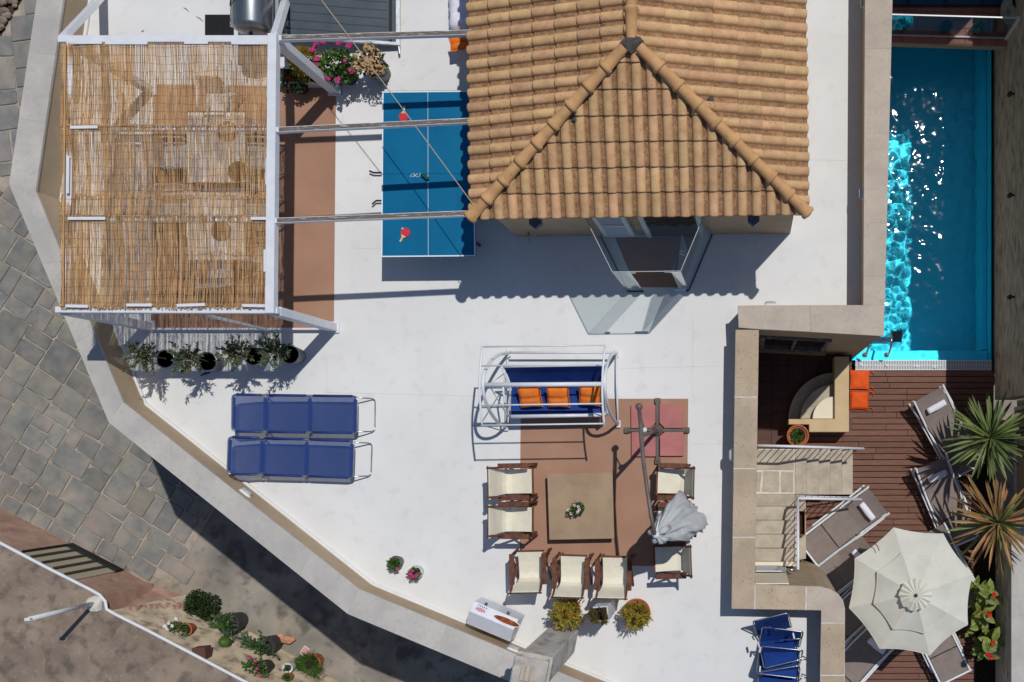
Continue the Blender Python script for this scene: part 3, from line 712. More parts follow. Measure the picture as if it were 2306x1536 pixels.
# white louvred shutters and window behind the porch
sh = MB(); x0, x1 = -2.42, -1.98
for xa in (x0, x1): sh.box((xa, fy(xa) - .05, 1.15), (.07, .06, 1.7))
for zz in (.33, 1.15, 1.97): sh.box(((x0 + x1) / 2, fy(-2.2) - .05, zz), (.37, .06, .07))
so_ = sh.build('shutter', 'shutter_white', hs, bevel=.004)
for i in range(18):
    zz = .42 + i * .085
    if abs(zz - 1.15) < .05: continue
    M = Matrix.Translation((-2.2, fy(-2.2) - .05, zz)) @ Matrix.Rotation(.6, 4, 'X'); MB().box(None, (.37, .055, .012), M=M).build('slat', 'shutter_white', so_)
dw = MB()
for xa in (-1.72, -.82): dw.box((xa, fy(xa) - .03, 1.05), (.08, .05, 2.05))
dw.box((-1.27, fy(-1.27) - .03, 2.04), (.82, .05, .08)); 
dw_ = dw.build('door', 'shutter_white', hs, bevel=.004)
MB().box((-1.27, fy(-1.27) - .02, 1.0), (.82, .02, 2.0)).build('pane', 'dark_glass', dw_)
# ------------------------------------------------------------------ pool, deck, stairs, right wall
XW = 5.0                                   # face of the wall on the far side of the pool
ZW = ZD - .10                              # water surface
pA, pB = P(1997, 815, ZD), P(2236, 815, ZD)
x0p = 1.95; x1p = 4.93; y0p = P(2000, 811, ZD).y; y1p = 9.2; zf = ZD - 1.08
pool = MB()
pool.add([(x0p, y0p, ZD - .02), (x1p, y0p, ZD - .02), (x1p, y1p, ZD - .02), (x0p, y1p, ZD - .02), (x0p, y0p, zf), (x1p, y0p, zf), (x1p, y1p, zf), (x0p, y1p, zf)],
         [(4, 5, 6, 7), (0, 4, 5, 1)[::-1], (1, 5, 6, 2)[::-1], (2, 6, 7, 3)[::-1], (3, 7, 4, 0)[::-1]])
pb = struct(pool.build('pool_basin', 'pool_paint')); pb.cycles.is_caustics_receiver = True
lg = struct(MB().box(((x0p + x1p) / 2, y0p + .11, ZD - .40), (x1p - x0p - .02, .22, .30)).build('pool_ledge', 'pool_paint', bevel=.01)); lg.cycles.is_caustics_receiver = True
lg2 = struct(MB().box((x1p - .055, (y0p + y1p) / 2, ZD - .55), (.10, y1p - y0p - .5, .45)).build('pool_ledge', 'pool_paint', bevel=.01)); lg2.cycles.is_caustics_receiver = True
# water
NXw, NYw = 170, 430; ww = MB(); wv = []; wfc = []
RW = random.Random(21); waves = []; WA = .00042
for i in range(60):
    ang = RW.uniform(0, 2 * PI); lam = RW.uniform(.11, .30) if i % 6 else RW.uniform(.3, .7); kx = 2 * PI / lam
    waves.append((math.cos(ang) * kx, math.sin(ang) * kx, RW.uniform(0, 6.28), WA * (lam / .2) ** 1.4))
import numpy as np
gx_, gy_ = np.meshgrid(np.linspace(x0p, x1p, NXw + 1), np.linspace(y0p, y1p, NYw + 1)); hz_ = np.zeros_like(gx_)
for kx, ky, ph, a in waves: hz_ += a * np.sin(kx * gx_ + ky * gy_ + ph)
# choppier near the middle of the pool, calmer at the south end
hz_ = ZW + hz_ * (.62 + .6 * np.exp(-((gy_ - 5.3) / 1.7) ** 2))
wv = list(zip(gx_.ravel().tolist(), gy_.ravel().tolist(), hz_.ravel().tolist()))
for j in range(NYw):
    for i in range(NXw): a = j * (NXw + 1) + i; wfc.append((a, a + 1, a + NXw + 2, a + NXw + 1))
ww.add(wv, wfc)
wm = bpy.data.materials.new('water'); wm.use_nodes = True; n_ = wm.node_tree.nodes; n_.remove(n_['Principled BSDF'])
rf = n_.new('ShaderNodeBsdfRefraction'); rf.inputs['IOR'].default_value = 1.33; rf.inputs['Roughness'].default_value = 0.0; rf.inputs['Color'].default_value = (.97, 1, 1, 1)
gs = n_.new('ShaderNodeBsdfGlossy'); gs.inputs['Roughness'].default_value = 0.085
fn = n_.new('ShaderNodeFresnel'); fn.inputs['IOR'].default_value = 1.33
gl = n_.new('ShaderNodeMixShader'); L2 = wm.node_tree.links; L2.new(fn.outputs[0], gl.inputs[0]); L2.new(rf.outputs[0], gl.inputs[1]); L2.new(gs.outputs[0], gl.inputs[2])
L2.new(gl.outputs[0], n_['Material Output'].inputs[0]); MATS['water'] = wm
wo_ = struct(ww.build('pool_water', 'water', smooth=True)); wo_.cycles.is_caustics_caster = True

# drain, inlets, ladder, overflow grating
dp = P(2063, 716, zf); dr_ = thing('pool_drain', 'dark square drain grille on the pool floor', 'drain', Vector((3.17, 2.35, zf)))
MB().box((3.17, 2.35, zf + .008), (.26, .26, .014)).build('frame', 'pot_grey', dr_, bevel=.003)
for i in range(7): MB().box((3.17, 2.26 + i * .03, zf + .02), (.22, .014, .012)).build('slat', 'pot_black', dr_)
gr = thing('overflow_grating', 'white slatted overflow grating along the pool end', 'grating', P(2080, 822, ZD))
gy0, gy1 = P(2000, 834, ZD).y, y0p; gx0, gx1 = P(1926, 820, ZD).x, P(2233, 820, ZD).x
for yy in (gy0 + .01, (gy0 + gy1) / 2, gy1 - .01): MB().box(((gx0 + gx1) / 2, yy, ZD + .004), (gx1 - gx0, .016, .03)).build('rail', 'white_metal', gr)
ms = MB()
for i in range(84): ms.box((gx0 + (i + .5) * (gx1 - gx0) / 84, (gy0 + gy1) / 2, ZD + .008), (.019, gy1 - gy0 - .03, .022))
ms.build('slats', 'white_metal', gr, kind='stuff')
MB().box(((gx0 + gx1) / 2, (gy0 + gy1) / 2, ZD - .12), (gx1 - gx0, gy1 - gy0, .1)).build('channel', 'pot_grey', gr)
for i, x in enumerate((1938, 1997, 2065, 2105)):
    c = P(x, 821 + i * 2, ZD + .02); MB().lathe([(.035, 0), (.035, .012), (.028, .018)], c, 14).build('cap', 'pot_white', gr, smooth=True)
ld = thing('pool_ladder', 'chrome pool ladder with two curved handrails at the pool end', 'ladder', P(1970, 798, ZD))
for x in (1947, 1996):
    b = P(x, 800, ZD); t = P(x + 5, 765, ZD + .45)
    MB().tube([b + Vector((0, 0, -.02)), b + Vector((0, 0, .35)), b + Vector((.02, .1, .52)), b + Vector((.04, .3, .55)), b + Vector((.05, .42, .42)), b + Vector((.05, .44, -.6))], .022, 10).build('handrail', 'chrome', ld, smooth=True)
    MB().lathe([(.055, 0), (.055, .02), (.03, .05)], b, 14).build('flange', 'chrome', ld, smooth=True)
for zz in (-.28, -.55): MB().box(P(1975, 768, ZD) + Vector((.05, .06, zz)), (.5, .1, .04)).build('tread', 'steel', ld)
for i, (x, y, z) in enumerate(((2012, 177, -.6), (1996, 706, -.6))):
    c = P(x, y, z); c.x = P(2012, 177, .65).x - .02 if i == 0 else P(1993, 706, .65).x - .02
    sp_ = thing('wall_spotlight', ('small round spotlight on the pool wall opposite the tiled roof', 'small round spotlight on the pool wall near the parapet corner')[i], 'lamp', c)
    MB().tube([c, c + Vector((.1, 0, -.02))], .03, 8).build('arm', 'steel', sp_, smooth=True)
    MB().lathe([(.02, .1), (.055, .06), (.06, -.06), (.05, -.08)], c + Vector((.13, 0, -.03)), 12).build('head', 'steel', sp_, smooth=True)

# deck boards
dk = struct(MB().sheet([(.3, 1.51), (4.99, 1.51), (4.99, -6.0), (.3, -6.0)], ZD - .06).build('pool_deck', 'dark_gap'))
pitch = .1215; RD = random.Random(4); y = gy0 - .005; row = 0
while y > -5.9:
    xs = 2.03 if y > .36 else .9; xe = 4.97 if y > .5 else 4.62
    cuts = [xs]; x = xs + RD.choice((.9, 1.5, 2.1)) * RD.uniform(.7, 1.1)
    while x < xe - .4: cuts.append(x); x += RD.uniform(1.5, 2.3)
    cuts.append(xe)
    for a, b in zip(cuts, cuts[1:]):
        MB().box(((a + b) / 2, y - pitch / 2, ZD - .015 + RD.uniform(-.002, .002)), (b - a - .006, pitch - .013, .03)).build('plank', 'deck_wood', dk, bevel=.004)
    y -= pitch; row += 1
# dim patio of brown tiles beside the window wall
pt = struct(MB().sheet([(.05, 1.95), (2.03, 1.95), (2.03, .3), (.9, .3), (.9, -.2), (.05, -.2)], ZD - .05).build('patio_floor', 'mortar_dark'))
for i in range(6):
    for j in range(7):
        x, y = .1 + i * .33, 1.93 - (j + 1) * .33 + .33
        if y - .33 < -.2 or (y - .33 < .25 and x > .65): continue
        MB().box((x + .163, y - .163, ZD - .012), (.322, .322, .024)).build('tile', 'tile_brown', pt)
# quarter round steps with stone ledge
qs = thing('curved_steps', 'quarter round stone steps in an L shaped beige ledge beside the deck', 'steps', P(1880, 944, ZD))
def zz_(h): return ZD + h
c = P(1880, 944, ZD + .4)
for i, (rp_x, h, m) in enumerate(((104, .20, 'travertine_step'), (78, .36, 'travertine_step'), (50, .52, 'cream_floor'))):
    cc = P(1880, 943, ZD + h); r_ = rp_x * (H - ZD - h) / F
    MB().prism([(cc.x, cc.y)] + arc(cc, r_, PI / 2, PI, 20), ZD if i == 0 else ZD + (.20, .36, .52)[i - 1] + .001, ZD + h).build('step', m, qs, bevel=.012, seg=2)
hL = .62
MB().prism(px_poly([(1879.5, 803), (1912, 803), (1912, 973), (1822, 973), (1822, 956), (1776, 956), (1776, 943.5), (1879.5, 943.5)], ZD + hL), ZD, ZD + hL).build('ledge', 'ledge_tan', qs, bevel=.01)
# aloe in terracotta pot
def pot(root, c, r0, r1, h, m, rim=True, soil=True, n=22):
    c = Vector(c)
    o = MB().lathe([(r0, 0), (r1, h), (r1 * .9, h), (r1 * .88, h - .03)] if not rim else [(r0, 0), (lerp(r0, r1, .8), h * .8), (r1 * 1.05, h * .82), (r1 * 1.08, h), (r1 * .93, h), (r1 * .9, h - .04)], c, n).build('pot', m, root, smooth=False)
    MB().lathe([(r1 * .9, h - .05), (r1 * .6, h - .03), (.01, h - .025)], c, n).build('soil', 'soil', root)
    return o
al = thing('potted_aloe', 'green aloe in a round terracotta pot on the stone ledge corner', 'plant', P(1797, 982, ZD))
c = P(1797, 981, ZD + .7); c.z = ZD; al.location = c; pot(al, c, .15, .205, .68, 'terracotta')
m = MB()
for i in range(46):
    a = R.uniform(0, 6.28); e = R.uniform(.15, 1.2); d = Vector((math.cos(a) * math.cos(e), math.sin(a) * math.cos(e), math.sin(e)))
    m.leaf(c + Vector((R.uniform(-.04, .04), R.uniform(-.04, .04), .66)), d, (0, 0, 1), R.uniform(.12, .2), .035, droop=-.1)
m.build('leaves', 'leaf_green', al)

# stairs from the deck to the gate
st = thing('stone_staircase', 'L shaped travertine staircase from the deck up to the gate', 'stairs', P(1750, 1060, ZD))
zl = ZD + .85
xe = [1790.5, 1816.4, 1843.8, 1869.8, 1895.7, 1920.4]
for i in range(5):
    h = zl - .17 * i - (.0 if i == 0 else .0); zt_ = zl - .17 * i
    a, b = P(xe[i], 1011, zt_), P(xe[i + 1], 1114, zt_)
    MB().prism([(a.x, a.y), (b.x, a.y), (b.x, b.y), (a.x, b.y)], ZD - .01, zt_).build('step', 'travertine_step', st, bevel=.006)
a, b = P(1700, 1011, zl), P(1790.2, 1112.5, zl)
MB().prism([(.06, a.y), (b.x, a.y), (b.x, b.y), (.06, b.y)], ZD - .01, zl - .012).build('landing', 'mortar_white', st)
for q in (((1704, 1013), (1788, 1013), (1788, 1058), (1704, 1058)), ((1704, 1063), (1715, 1063), (1711, 1107), (1704, 1107)), ((1720, 1061), (1755, 1062), (1755, 1108), (1717, 1107)), ((1760, 1062), (1786, 1064), (1786, 1108), (1760, 1108))):
    MB().prism(px_poly(q, zl), zl - .011, zl).build('slab', 'travertine_step', st, bevel=.004)
ye = [1112.7, 1140, 1171.5, 1203, 1234.4, 1264.5]
for i in range(5):
    zt_ = zl + .17 * (i + 1)
    y0_, y1_ = P(1700, ye[i], zt_ - .1).y, P(1700, ye[i + 1], zt_ + .07).y
    xr = P(1791, 1150, zt_).x
    MB().prism([(.06, y0_), (xr, y0_), (xr, y1_), (.06, y1_)], ZD - .01, zt_).build('step', 'travertine_step', st, bevel=.006)
ztp = zl + 1.02
MB().prism([(.06, y1_ - .001), (P(1800, 1300, ztp).x, y1_ - .001), (P(1800, 1300, ztp).x, P(1700, 1317, .6).y + .05), (.06, P(1700, 1317, .6).y + .05)], ZD - .01, ztp).build('landing', 'cream_floor', st)
MB().prism(px_poly([(1793, 1114), (1815, 1115), (1815, 1258), (1793, 1262)], ZD + .5), ZD, ZD + .5).build('side_wall', 'travertine_step', st)
# flower box beside the stairs
fb_ = thing('empty_flower_box', 'narrow brown empty flower box beside the stair railing', 'planter', P(1806, 1178, ZD))
b = P(1806, 1178, ZD + .62)
for dx in (-.055, .055): MB().box(b + Vector((dx, 0, 0)), (.012, .46, .16)).build('side', 'terracotta', fb_)
for dy in (-.23, .23): MB().box(b + Vector((0, dy, 0)), (.11, .012, .16)).build('end', 'terracotta', fb_)
MB().box(b + Vector((0, 0, -.06)), (.1, .44, .03)).build('soil', 'soil', fb_)
# railings
def railing(label, pts, bz, n, close=False):
    r = thing('stair_railing', label, 'railing', Vector((pts[0].x, pts[0].y, bz[0])))
    MB().tube(pts, .026, 10).build('handrail', 'white_metal', r, smooth=True)
    a, b = pts[0], pts[-1]
    seg = list(zip(pts, pts[1:])); tot = sum((q - p).length for p, q in seg)
    lo = [Vector((p.x, p.y, z)) for p, z in zip(pts, bz)]
    MB().tube([p + Vector((0, 0, .1)) for p in lo], .012, 6).build('lower_rail', 'white_metal', r, smooth=True)
    for i in range(n):
        t = (i + .5) / n * tot; 
        for (p, q), (l0, l1) in zip(seg, zip(lo, lo[1:])):
            L_ = (q - p).length
            if t <= L_:
                MB().tube([p.lerp(q, t / L_), l0.lerp(l1, t / L_)], .009, 6).build('baluster', 'white_metal', r, smooth=True); break
            t -= L_
zh = zl + .95
railing('white handrail with balusters along the patio side of the lower stairs', [P(1706, 1003.5, zh), P(1790, 1005.5, zh), P(1945, 1010.5, zh - .85)], [zl, zl, ZD + .03], 17)
railing('white handrail with balusters along the deck side of the lower stairs', [P(1797, 1122, zh), P(1940, 1125, zh - .85)], [zl, ZD + .05], 10)
railing('white handrail with balusters on the open side of the upper stairs', [P(1796.5, 1124.5, zh), P(1797, 1283, zh + .92)], [zl + .02, zl + .95], 11)
# gate of frosted glass at the top of the stairs
gt = thing('glass_gate', 'frosted glass gate with metal hinge at the head of the stairs', 'gate', P(1740, 1300, ztp))
MB().box((.36, -2.318, (ztp + .56) / 2), (.56, .02, .55 - ztp)).build('cream_panel', 'cream_floor', st)
q0, q1 = Vector((.09, -2.27, ztp + .45)), Vector((.56, -2.27, ztp + .45))
MB().box((q0 + q1) / 2, ((q1 - q0).length, .02, .85)).build('pane', 'pot_white', gt, bevel=.004)
MB().box(q1 + Vector((.0, .03, .38)), (.16, .1, .05)).build('hinge', 'steel', gt, bevel=.005)
MB().tube([q1 + Vector((.08, .02, .38)), q1 + Vector((.25, .02, .38))], .03, 10).build('closer', 'steel', gt, smooth=True)

# far wall, planting bed, neighbouring coping
fwall = thing('garden_wall', 'tall stone clad wall on the far side of the pool', 'wall', (XW + .2, 4, ZD))
MB().box((XW + .2, 5.9, (ZD - 1.2 - .50) / 2), (.4, 8.9, -(ZD - 1.2) - .50)).build('wall', 'stone_clad', fwall)
ysp = P(2240, 822, ZD).y
MB().box((XW + .2, (1.449 + .9) / 2, (ZD + -.9) / 2), (.4, .549, -.9 - ZD)).build('wall', 'stone_clad', fwall)
for i, (x, y) in enumerate(((2287, 212), (2286, 440), (2281, 669))):
    c = P(x, y, -1.9); c.x = XW
    s_ = thing('wall_spotlight', ('tiny dark spotlight high on the stone wall beside the pool', 'tiny dark spotlight halfway along the stone wall beside the pool', 'tiny dark spotlight on the stone wall near the pool end')[i], 'lamp', c)
    MB().tube([c, c + Vector((-.07, 0, 0))], .02, 8).build('arm', 'dark_metal', s_)
    MB().lathe([(.02, .07), (.045, .05), (.045, -.06), (.035, -.07)], c + Vector((-.09, 0, 0)), 10).build('head', 'dark_metal', s_, smooth=True)
# recessed door in the neighbouring wall
nd = thing('side_building', 'grey wall with framed beige door panel beyond the yucca', 'building', (5.6, -.2, ZD))
MB().box((5.95, -.2, (ZD - .9) / 2), (1.0, 2.2, -.9 - ZD)).build('wall', 'coping_grey', nd)
fdr = MB()
for yy in (.72, -1.05): fdr.box((5.42, yy, -2.2), (.06, .07, 2.6))
for zz in (-3.46, -.93): fdr.box((5.42, -.165, zz), (.06, 1.70, .07))
fd = fdr.build('door', 'white_metal', nd, bevel=.004)
MB().box((5.435, -.165, -2.2), (.02, 1.68, 2.46)).build('panel', 'blind_beige', fd)
pw = thing('planter_wall', 'low stained wall with pale coping behind the flowering bed', 'wall', (XW + .3, -3.5, ZD))
MB().box((XW + .5, -3.75, (ZD - 2.25) / 2), (1.0, 4.9, -2.25 - ZD)).build('wall', 'stone_clad', pw)
MB().box((XW + .53, -3.75, -2.21), (1.05, 4.92, .07)).build('coping_stone', 'coping_grey', pw, bevel=.01)
struct(MB().prism([(4.60, .62), (4.99, .62), (4.99, -6.0), (4.60, -6.0)], ZD - .1, ZD + .05).build('planting_bed', 'soil'))

# balcony with red tiles and glass balustrade, unseen shading blocks behind it
ZB = -2.5
bc = thing('balcony', 'red tiled balcony with tan edge at the head of the pool', 'balcony', P(2150, 60, ZB))
yb0, yb1 = P(2100, 98, ZB).y, 9.0
MB().prism([(2.3, yb0 + .03), (6.2, yb0 - .10), (6.2, yb1), (2.3, yb1)], ZB - .2, ZB - .016).build('slab', 'tan_render', bc)
for i in range(12):
    for j in range(4):
        x = 2.33 + i * .31; yq = yb0 + .04 - (x - 2.3) * .033 + j * .31
        if yq + .3 > yb1: continue
        MB().box((x + .152, yq + .152, ZB - .006), (.302, .302, .018), rz=-.033).build('tile', 'tile_red', bc, bevel=.002)
gb = thing('glass_balustrade', 'glass balustrade with white rails across the red balcony', 'balustrade', P(2150, 60, ZB))
ga, gb2 = Vector((2.42, 7.97, 0)), Vector((4.95, 7.90, 0))
pane('pane', ga, gb2, ZB + .06, ZB + 1.0, .014, 'pool_side_glass', gb)
for zz, r_ in ((ZB + 1.01, .016), (ZB + .05, .014)): MB().beam(ga + zv * zz, gb2 + zv * zz, .024, .022).build('rail', 'white_metal', gb)
MB().box(gb2 + Vector((.06, 0, ZB + .5)), (.12, .06, 1.1)).build('post', 'white_metal', gb, bevel=.005)
for zz in (.3, .8): MB().tube([gb2 + Vector((.1, 0, ZB + zz)), gb2 + Vector((1.2, -.03, ZB + zz))], .014, 8).build('rail', 'white_metal', gb, smooth=True)
MB().box(ga + Vector((-.02, 0, ZB + .98)), (.07, .06, .06)).build('clamp', 'white_metal', gb)
gh = thing('unseen_house_blocks', 'unseen tan house blocks behind the red balcony, shaped to shade the pool', 'house', (4, 9.6, ZB))  # out-of-frame blocks, heights and gap shaped to cast the pool and balcony shade
MB().box((2.9, 10.3, -.2), (1.75, 1.6, 8.0)).build('wall', 'tan_render', gh)
MB().box((7.0, 10.3, -2.0), (3.0, 1.6, 4.4)).build('wall', 'tan_render', gh)
MB().box((4.62, 10.3, -.9), (1.6, 1.6, 6.6)).build('wall', 'tan_render', gh)
sk = thing('flat_blue_glazing', 'blue glass skylight in dark frames laid flat to let sun onto the red balcony', 'panes', P(2130, 5, ZB))  # stands for blue glazing, laid flat so it casts no shade on the tiles
yg = P(2100, 14, ZB).y
for i in range(4):
    xa = 2.36 + i * .72
    MB().box((xa, yg + .3, ZB + .012), (.055, .66, .05)).build('frame', 'dark_metal', sk)
    MB().box((xa + .36, yg, ZB + .01), (.66, .05, .046)).build('frame', 'dark_metal', sk)
    MB().box((xa + .36, yg + .33, ZB + .006), (.66, .60, .022)).build('pane', 'pool_glass', sk)
# ------------------------------------------------------------------ pergola with reed mat
ZP = 2.30
pg = thing('pergola', 'white wooden pergola over the dining corner, its beams reaching the tiled roof', 'pergola', P(550, 480, 0))
def Pz(px, py, z): return P(px, py, z)
cBL, cBR, cFL, cFR = P(142, 87, ZP), P(618, 87, ZP), P(136, 697, ZP), P(612, 699, ZP)
for q, wd_ in ((cBL, .15), (cBR, .17), (cFL, .17), (cFR, .17)):
    MB().box((q.x, q.y, ZP / 2 - .06), (wd_, wd_ * .8, ZP - .12)).build('post', 'white_paint', pg, bevel=.008)
    MB().box((q.x, q.y, .02), (wd_ + .06, wd_ * .8 + .06, .04)).build('post_foot', 'white_paint', pg, bevel=.006)
MB().beam(cBL + Vector((-.08, 0, -.06)), cBR + Vector((.08, 0, -.06)), .10, .13).build('beam', 'white_paint', pg, bevel=.005)
MB().beam(cFL + Vector((-.08, 0, -.06)), cFR + Vector((.08, 0, -.06)), .09, .13).build('beam', 'white_paint', pg, bevel=.005)
MB().beam(cBR + Vector((0, .05, .012)), cFR + Vector((0, -.05, .012)), .13, .15).build('beam', 'white_paint', pg, bevel=.006)
MB().beam(cBL + Vector((.10, .0, -.05)), cFL + Vector((.10, .0, -.05)), .10, .12).build('beam', 'white_paint', pg, bevel=.006)
for yl, yr, ye_ in ((288, 290, None), (492, 494, None)):
    MB().beam(P(145, yl, ZP - .06), P(606, yr, ZP - .06), .085, .11).build('rafter', 'white_paint', pg, bevel=.005)
for a, b in (((630, 88), (1062, 75)), ((624, 294), (1062, 273)), ((620, 498), (1062, 481))):
    p, q = P(*a, ZP + .02), P(*b, ZP - .02); d = (q - p).normalized()
    o_ = MB().beam(p, q, .075, .10).build('cross_beam', 'white_paint', pg, bevel=.004)
    MB().beam(p + d * .05 + zv * .053, q + zv * .053, .055, .008).build('bare_top', 'wood_weathered', o_)
t_ = P(447, 706, ZP); MB().box((t_.x, t_.y, ZP / 2 - .1), (.045, .045, ZP - .2)).build('slim_post', 'white_paint', pg, bevel=.004)
MB().beam(P(342, 741, .1), P(750, 741, .1), .035, .06).build('floor_rail', 'white_paint', pg, bevel=.004)
# slanting braces towards the north
for q in (cBL, cBR):
    MB().beam(q + Vector((0, .03, -.02)), q + Vector((-.81, 1.62, -2.28)), .12, .10).build('brace', 'white_paint', pg, bevel=.006)

rm = bpy.data.materials.new('reed'); rm.use_nodes = True; n_, L_ = rm.node_tree.nodes, rm.node_tree.links; b_ = n_['Principled BSDF']
ge = n_.new('ShaderNodeNewGeometry'); cr = n_.new('ShaderNodeValToRGB'); L_.new(ge.outputs['Random Per Island'], cr.inputs[0])
els = cr.color_ramp.elements; els[0].position = 0; els[0].color = (*srgb(120, 92, 58), 1); els[1].position = 1; els[1].color = (*srgb(240, 222, 190), 1)
for ps_, c_ in ((.14, (170, 126, 80)), (.42, (206, 160, 106)), (.72, (222, 180, 124)), (.92, (232, 198, 148))):
    e_ = els.new(ps_); e_.color = (*srgb(*c_), 1)
tcn = n_.new('ShaderNodeTexCoord'); nz = n_.new('ShaderNodeTexNoise'); nz.inputs['Scale'].default_value = 2.2; L_.new(tcn.outputs['Object'], nz.inputs['Vector'])
mr = n_.new('ShaderNodeMapRange'); L_.new(nz.outputs['Fac'], mr.inputs['Value']); mr.inputs['From Min'].default_value = .3; mr.inputs['From Max'].default_value = .7; mr.inputs['To Min'].default_value = .82; mr.inputs['To Max'].default_value = 1.12
hsn = n_.new('ShaderNodeHueSaturation'); L_.new(cr.outputs[0], hsn.inputs['Color']); L_.new(mr.outputs[0], hsn.inputs['Value']); L_.new(hsn.outputs[0], b_.inputs['Base Color'])
b_.inputs['Roughness'].default_value = .55; MATS['reed'] = rm
trn = n_.new('ShaderNodeBsdfTranslucent'); L_.new(hsn.outputs[0], trn.inputs[0]); mxn = n_.new('ShaderNodeMixShader'); mxn.inputs[0].default_value = .22
L_.new(b_.outputs[0], mxn.inputs[1]); L_.new(trn.outputs[0], mxn.inputs[2]); L_.new(mxn.outputs[0], n_['Material Output'].inputs[0])
mt = thing('reed_mat', 'golden reed mat laid over the white pergola', 'mat', P(370, 390, ZP))
RM = random.Random(9); rb = MB()
xa, xb = P(134, 400, ZP + .04).x, P(604, 400, ZP + .04).x; yt, ybm = P(300, 97, ZP + .04).y, P(300, 690, ZP + .04).y
def sag(x, y):
    t = (y - ybm) / (yt - ybm); return -.035 * abs(math.sin(t * PI * 3)) + .012 * math.sin(x * 5 + y * 3)
yra, yrb = P(300, 289, ZP + .03).y, P(300, 493, ZP + .03).y
NR = 550
for i in range(NR + 90):
    x = xa + (xb - xa) * (i + RM.uniform(-.55, .55)) / NR if i < NR else xa + (xb - xa) * .36 * RM.random()
    for (ys, ye2) in ((yt, lerp(yt, ybm, .585 + RM.uniform(-.01, .01))), (lerp(yt, ybm, .575 + RM.uniform(-.012, .012)), ybm + RM.uniform(-.05, .02))):
        if RM.random() < .05: continue
        y = ys + RM.uniform(-.03, .02)
        while y > ye2:
            ln = RM.uniform(.2, .9); y2 = max(ye2, y - ln)
            r = RM.uniform(.0018, .0034); k_ = RM.uniform(-.011, .011); z_ = ZP + .035 + RM.uniform(-.004, .008)
            zf_ = 0 if RM.random() < .96 else RM.uniform(.0, .03)
            x_ = x + RM.uniform(-.005, .005)
            if RM.random() < .8:      # worn away where the mat rubs on a rafter
                for yr_ in (yra, yrb):
                    if y2 < yr_ + .035 < y: y2 = yr_ + .035
                    elif abs(y - (yr_ + .035)) < .012: y = yr_ - .035; y2 = min(y2, y - .1)
            pts = [(x_, y, z_ + sag(x, y)), (x_ + k_ * .4 + RM.uniform(-.003, .003), (y + y2) / 2, z_ + sag(x, (y + y2) / 2)), (x_ + k_, y2, z_ + sag(x, y2) + zf_)]
            base = len(rb.v)
            for p_ in pts:
                for dx, dz in ((-r, -r * .4), (0, -r), (r, -r * .4), (r * .6, r * .8), (-r * .6, r * .8)): rb.v.append(Vector((p_[0] + dx, p_[1], p_[2] + dz)))
            for s_ in range(2):
                for j in range(5): rb.f.append((base + s_ * 5 + j, base + s_ * 5 + (j + 1) % 5, base + s_ * 5 + 5 + (j + 1) % 5, base + s_ * 5 + 5 + j))
            y = y2 - RM.uniform(-.03, .004)
            if RM.random() < .03: break
rb.build('reeds', 'reed', mt, kind='stuff')
ny = 33
for j in range(ny):
    y = lerp(yt, ybm, (j + .5) / ny); pts = []
    for i in range(24):
        x = lerp(xa - .01, xb + .005, i / 23); pts.append((x, y + RM.uniform(-.016, .016), ZP + .044 + sag(x, y)))
    MB().tube(pts, .0015, 4).build('binding_wire', 'brown_box', mt)
for x0_, y0_, x1_, y1_ in ((162, 96, 230, 96), (237, 97, 332, 97), (415, 96, 468, 96), (521, 97, 607, 97), (158, 287, 220, 286), (153, 492, 237, 492), (565, 492, 602, 492), (148, 689, 198, 690), (285, 687, 342, 687),
                           (398, 688, 462, 686), (545, 688, 600, 689), (153, 351, 152, 436), (605, 168, 604, 220), (602, 356, 601, 416), (597, 562, 597, 612)):
    MB().beam(P(x0_, y0_, ZP + .06), P(x1_, y1_, ZP + .06), .045, .018).build('batten', 'white_paint', mt, bevel=.003)
lv = [P(138, 98, ZP + .05)]
MB().beam(P(147, 100, ZP + .055), P(142, 690, ZP + .055), .02, .01).build('edge_lath', 'reed', mt)

# furniture in the shade under the mat
def dining_table(label, x0, y0, x1, y1):
    a, b = P(x0, y0, .75), P(x1, y1, .75); c_ = (a + b) / 2
    t = thing('dining_table', label, 'table', Vector((c_.x, c_.y, 0)), 'dining tables under the reed mat')
    w_, h_ = abs(b.x - a.x), abs(a.y - b.y)
    MB().box((c_.x, c_.y, .735), (w_, h_, .03)).build('tabletop', 'tablecloth', t, bevel=.006)
    for sx in (-1, 1):
        for sy in (-1, 1): MB().box((c_.x + sx * (w_ / 2 - .07), c_.y + sy * (h_ / 2 - .07), .36), (.06, .06, .72)).build('leg', 'white_paint', t)
    return c_, w_, h_
dining_table('pale table nearer the potted flowers under the reed mat', 422, 249, 550, 411)
dining_table('pale table nearer the olive pots under the reed mat', 420, 423, 547, 585)
for i, (x, y) in enumerate(((512, 296), (536, 386), (498, 520))):
    c_ = P(x, y, .76); t = MB().lathe([(.01, -.008), (.17, -.008), (.17, 0), (.01, 0)], c_, 24).build('placemat', 'placemat')
    tag(t, ('round brown placemat on the table by the flowers, near its middle', 'round brown placemat on the table by the flowers, at its right corner', 'round brown placemat on the table by the olive pots')[i], 'placemat', 'placemats under the reed mat')
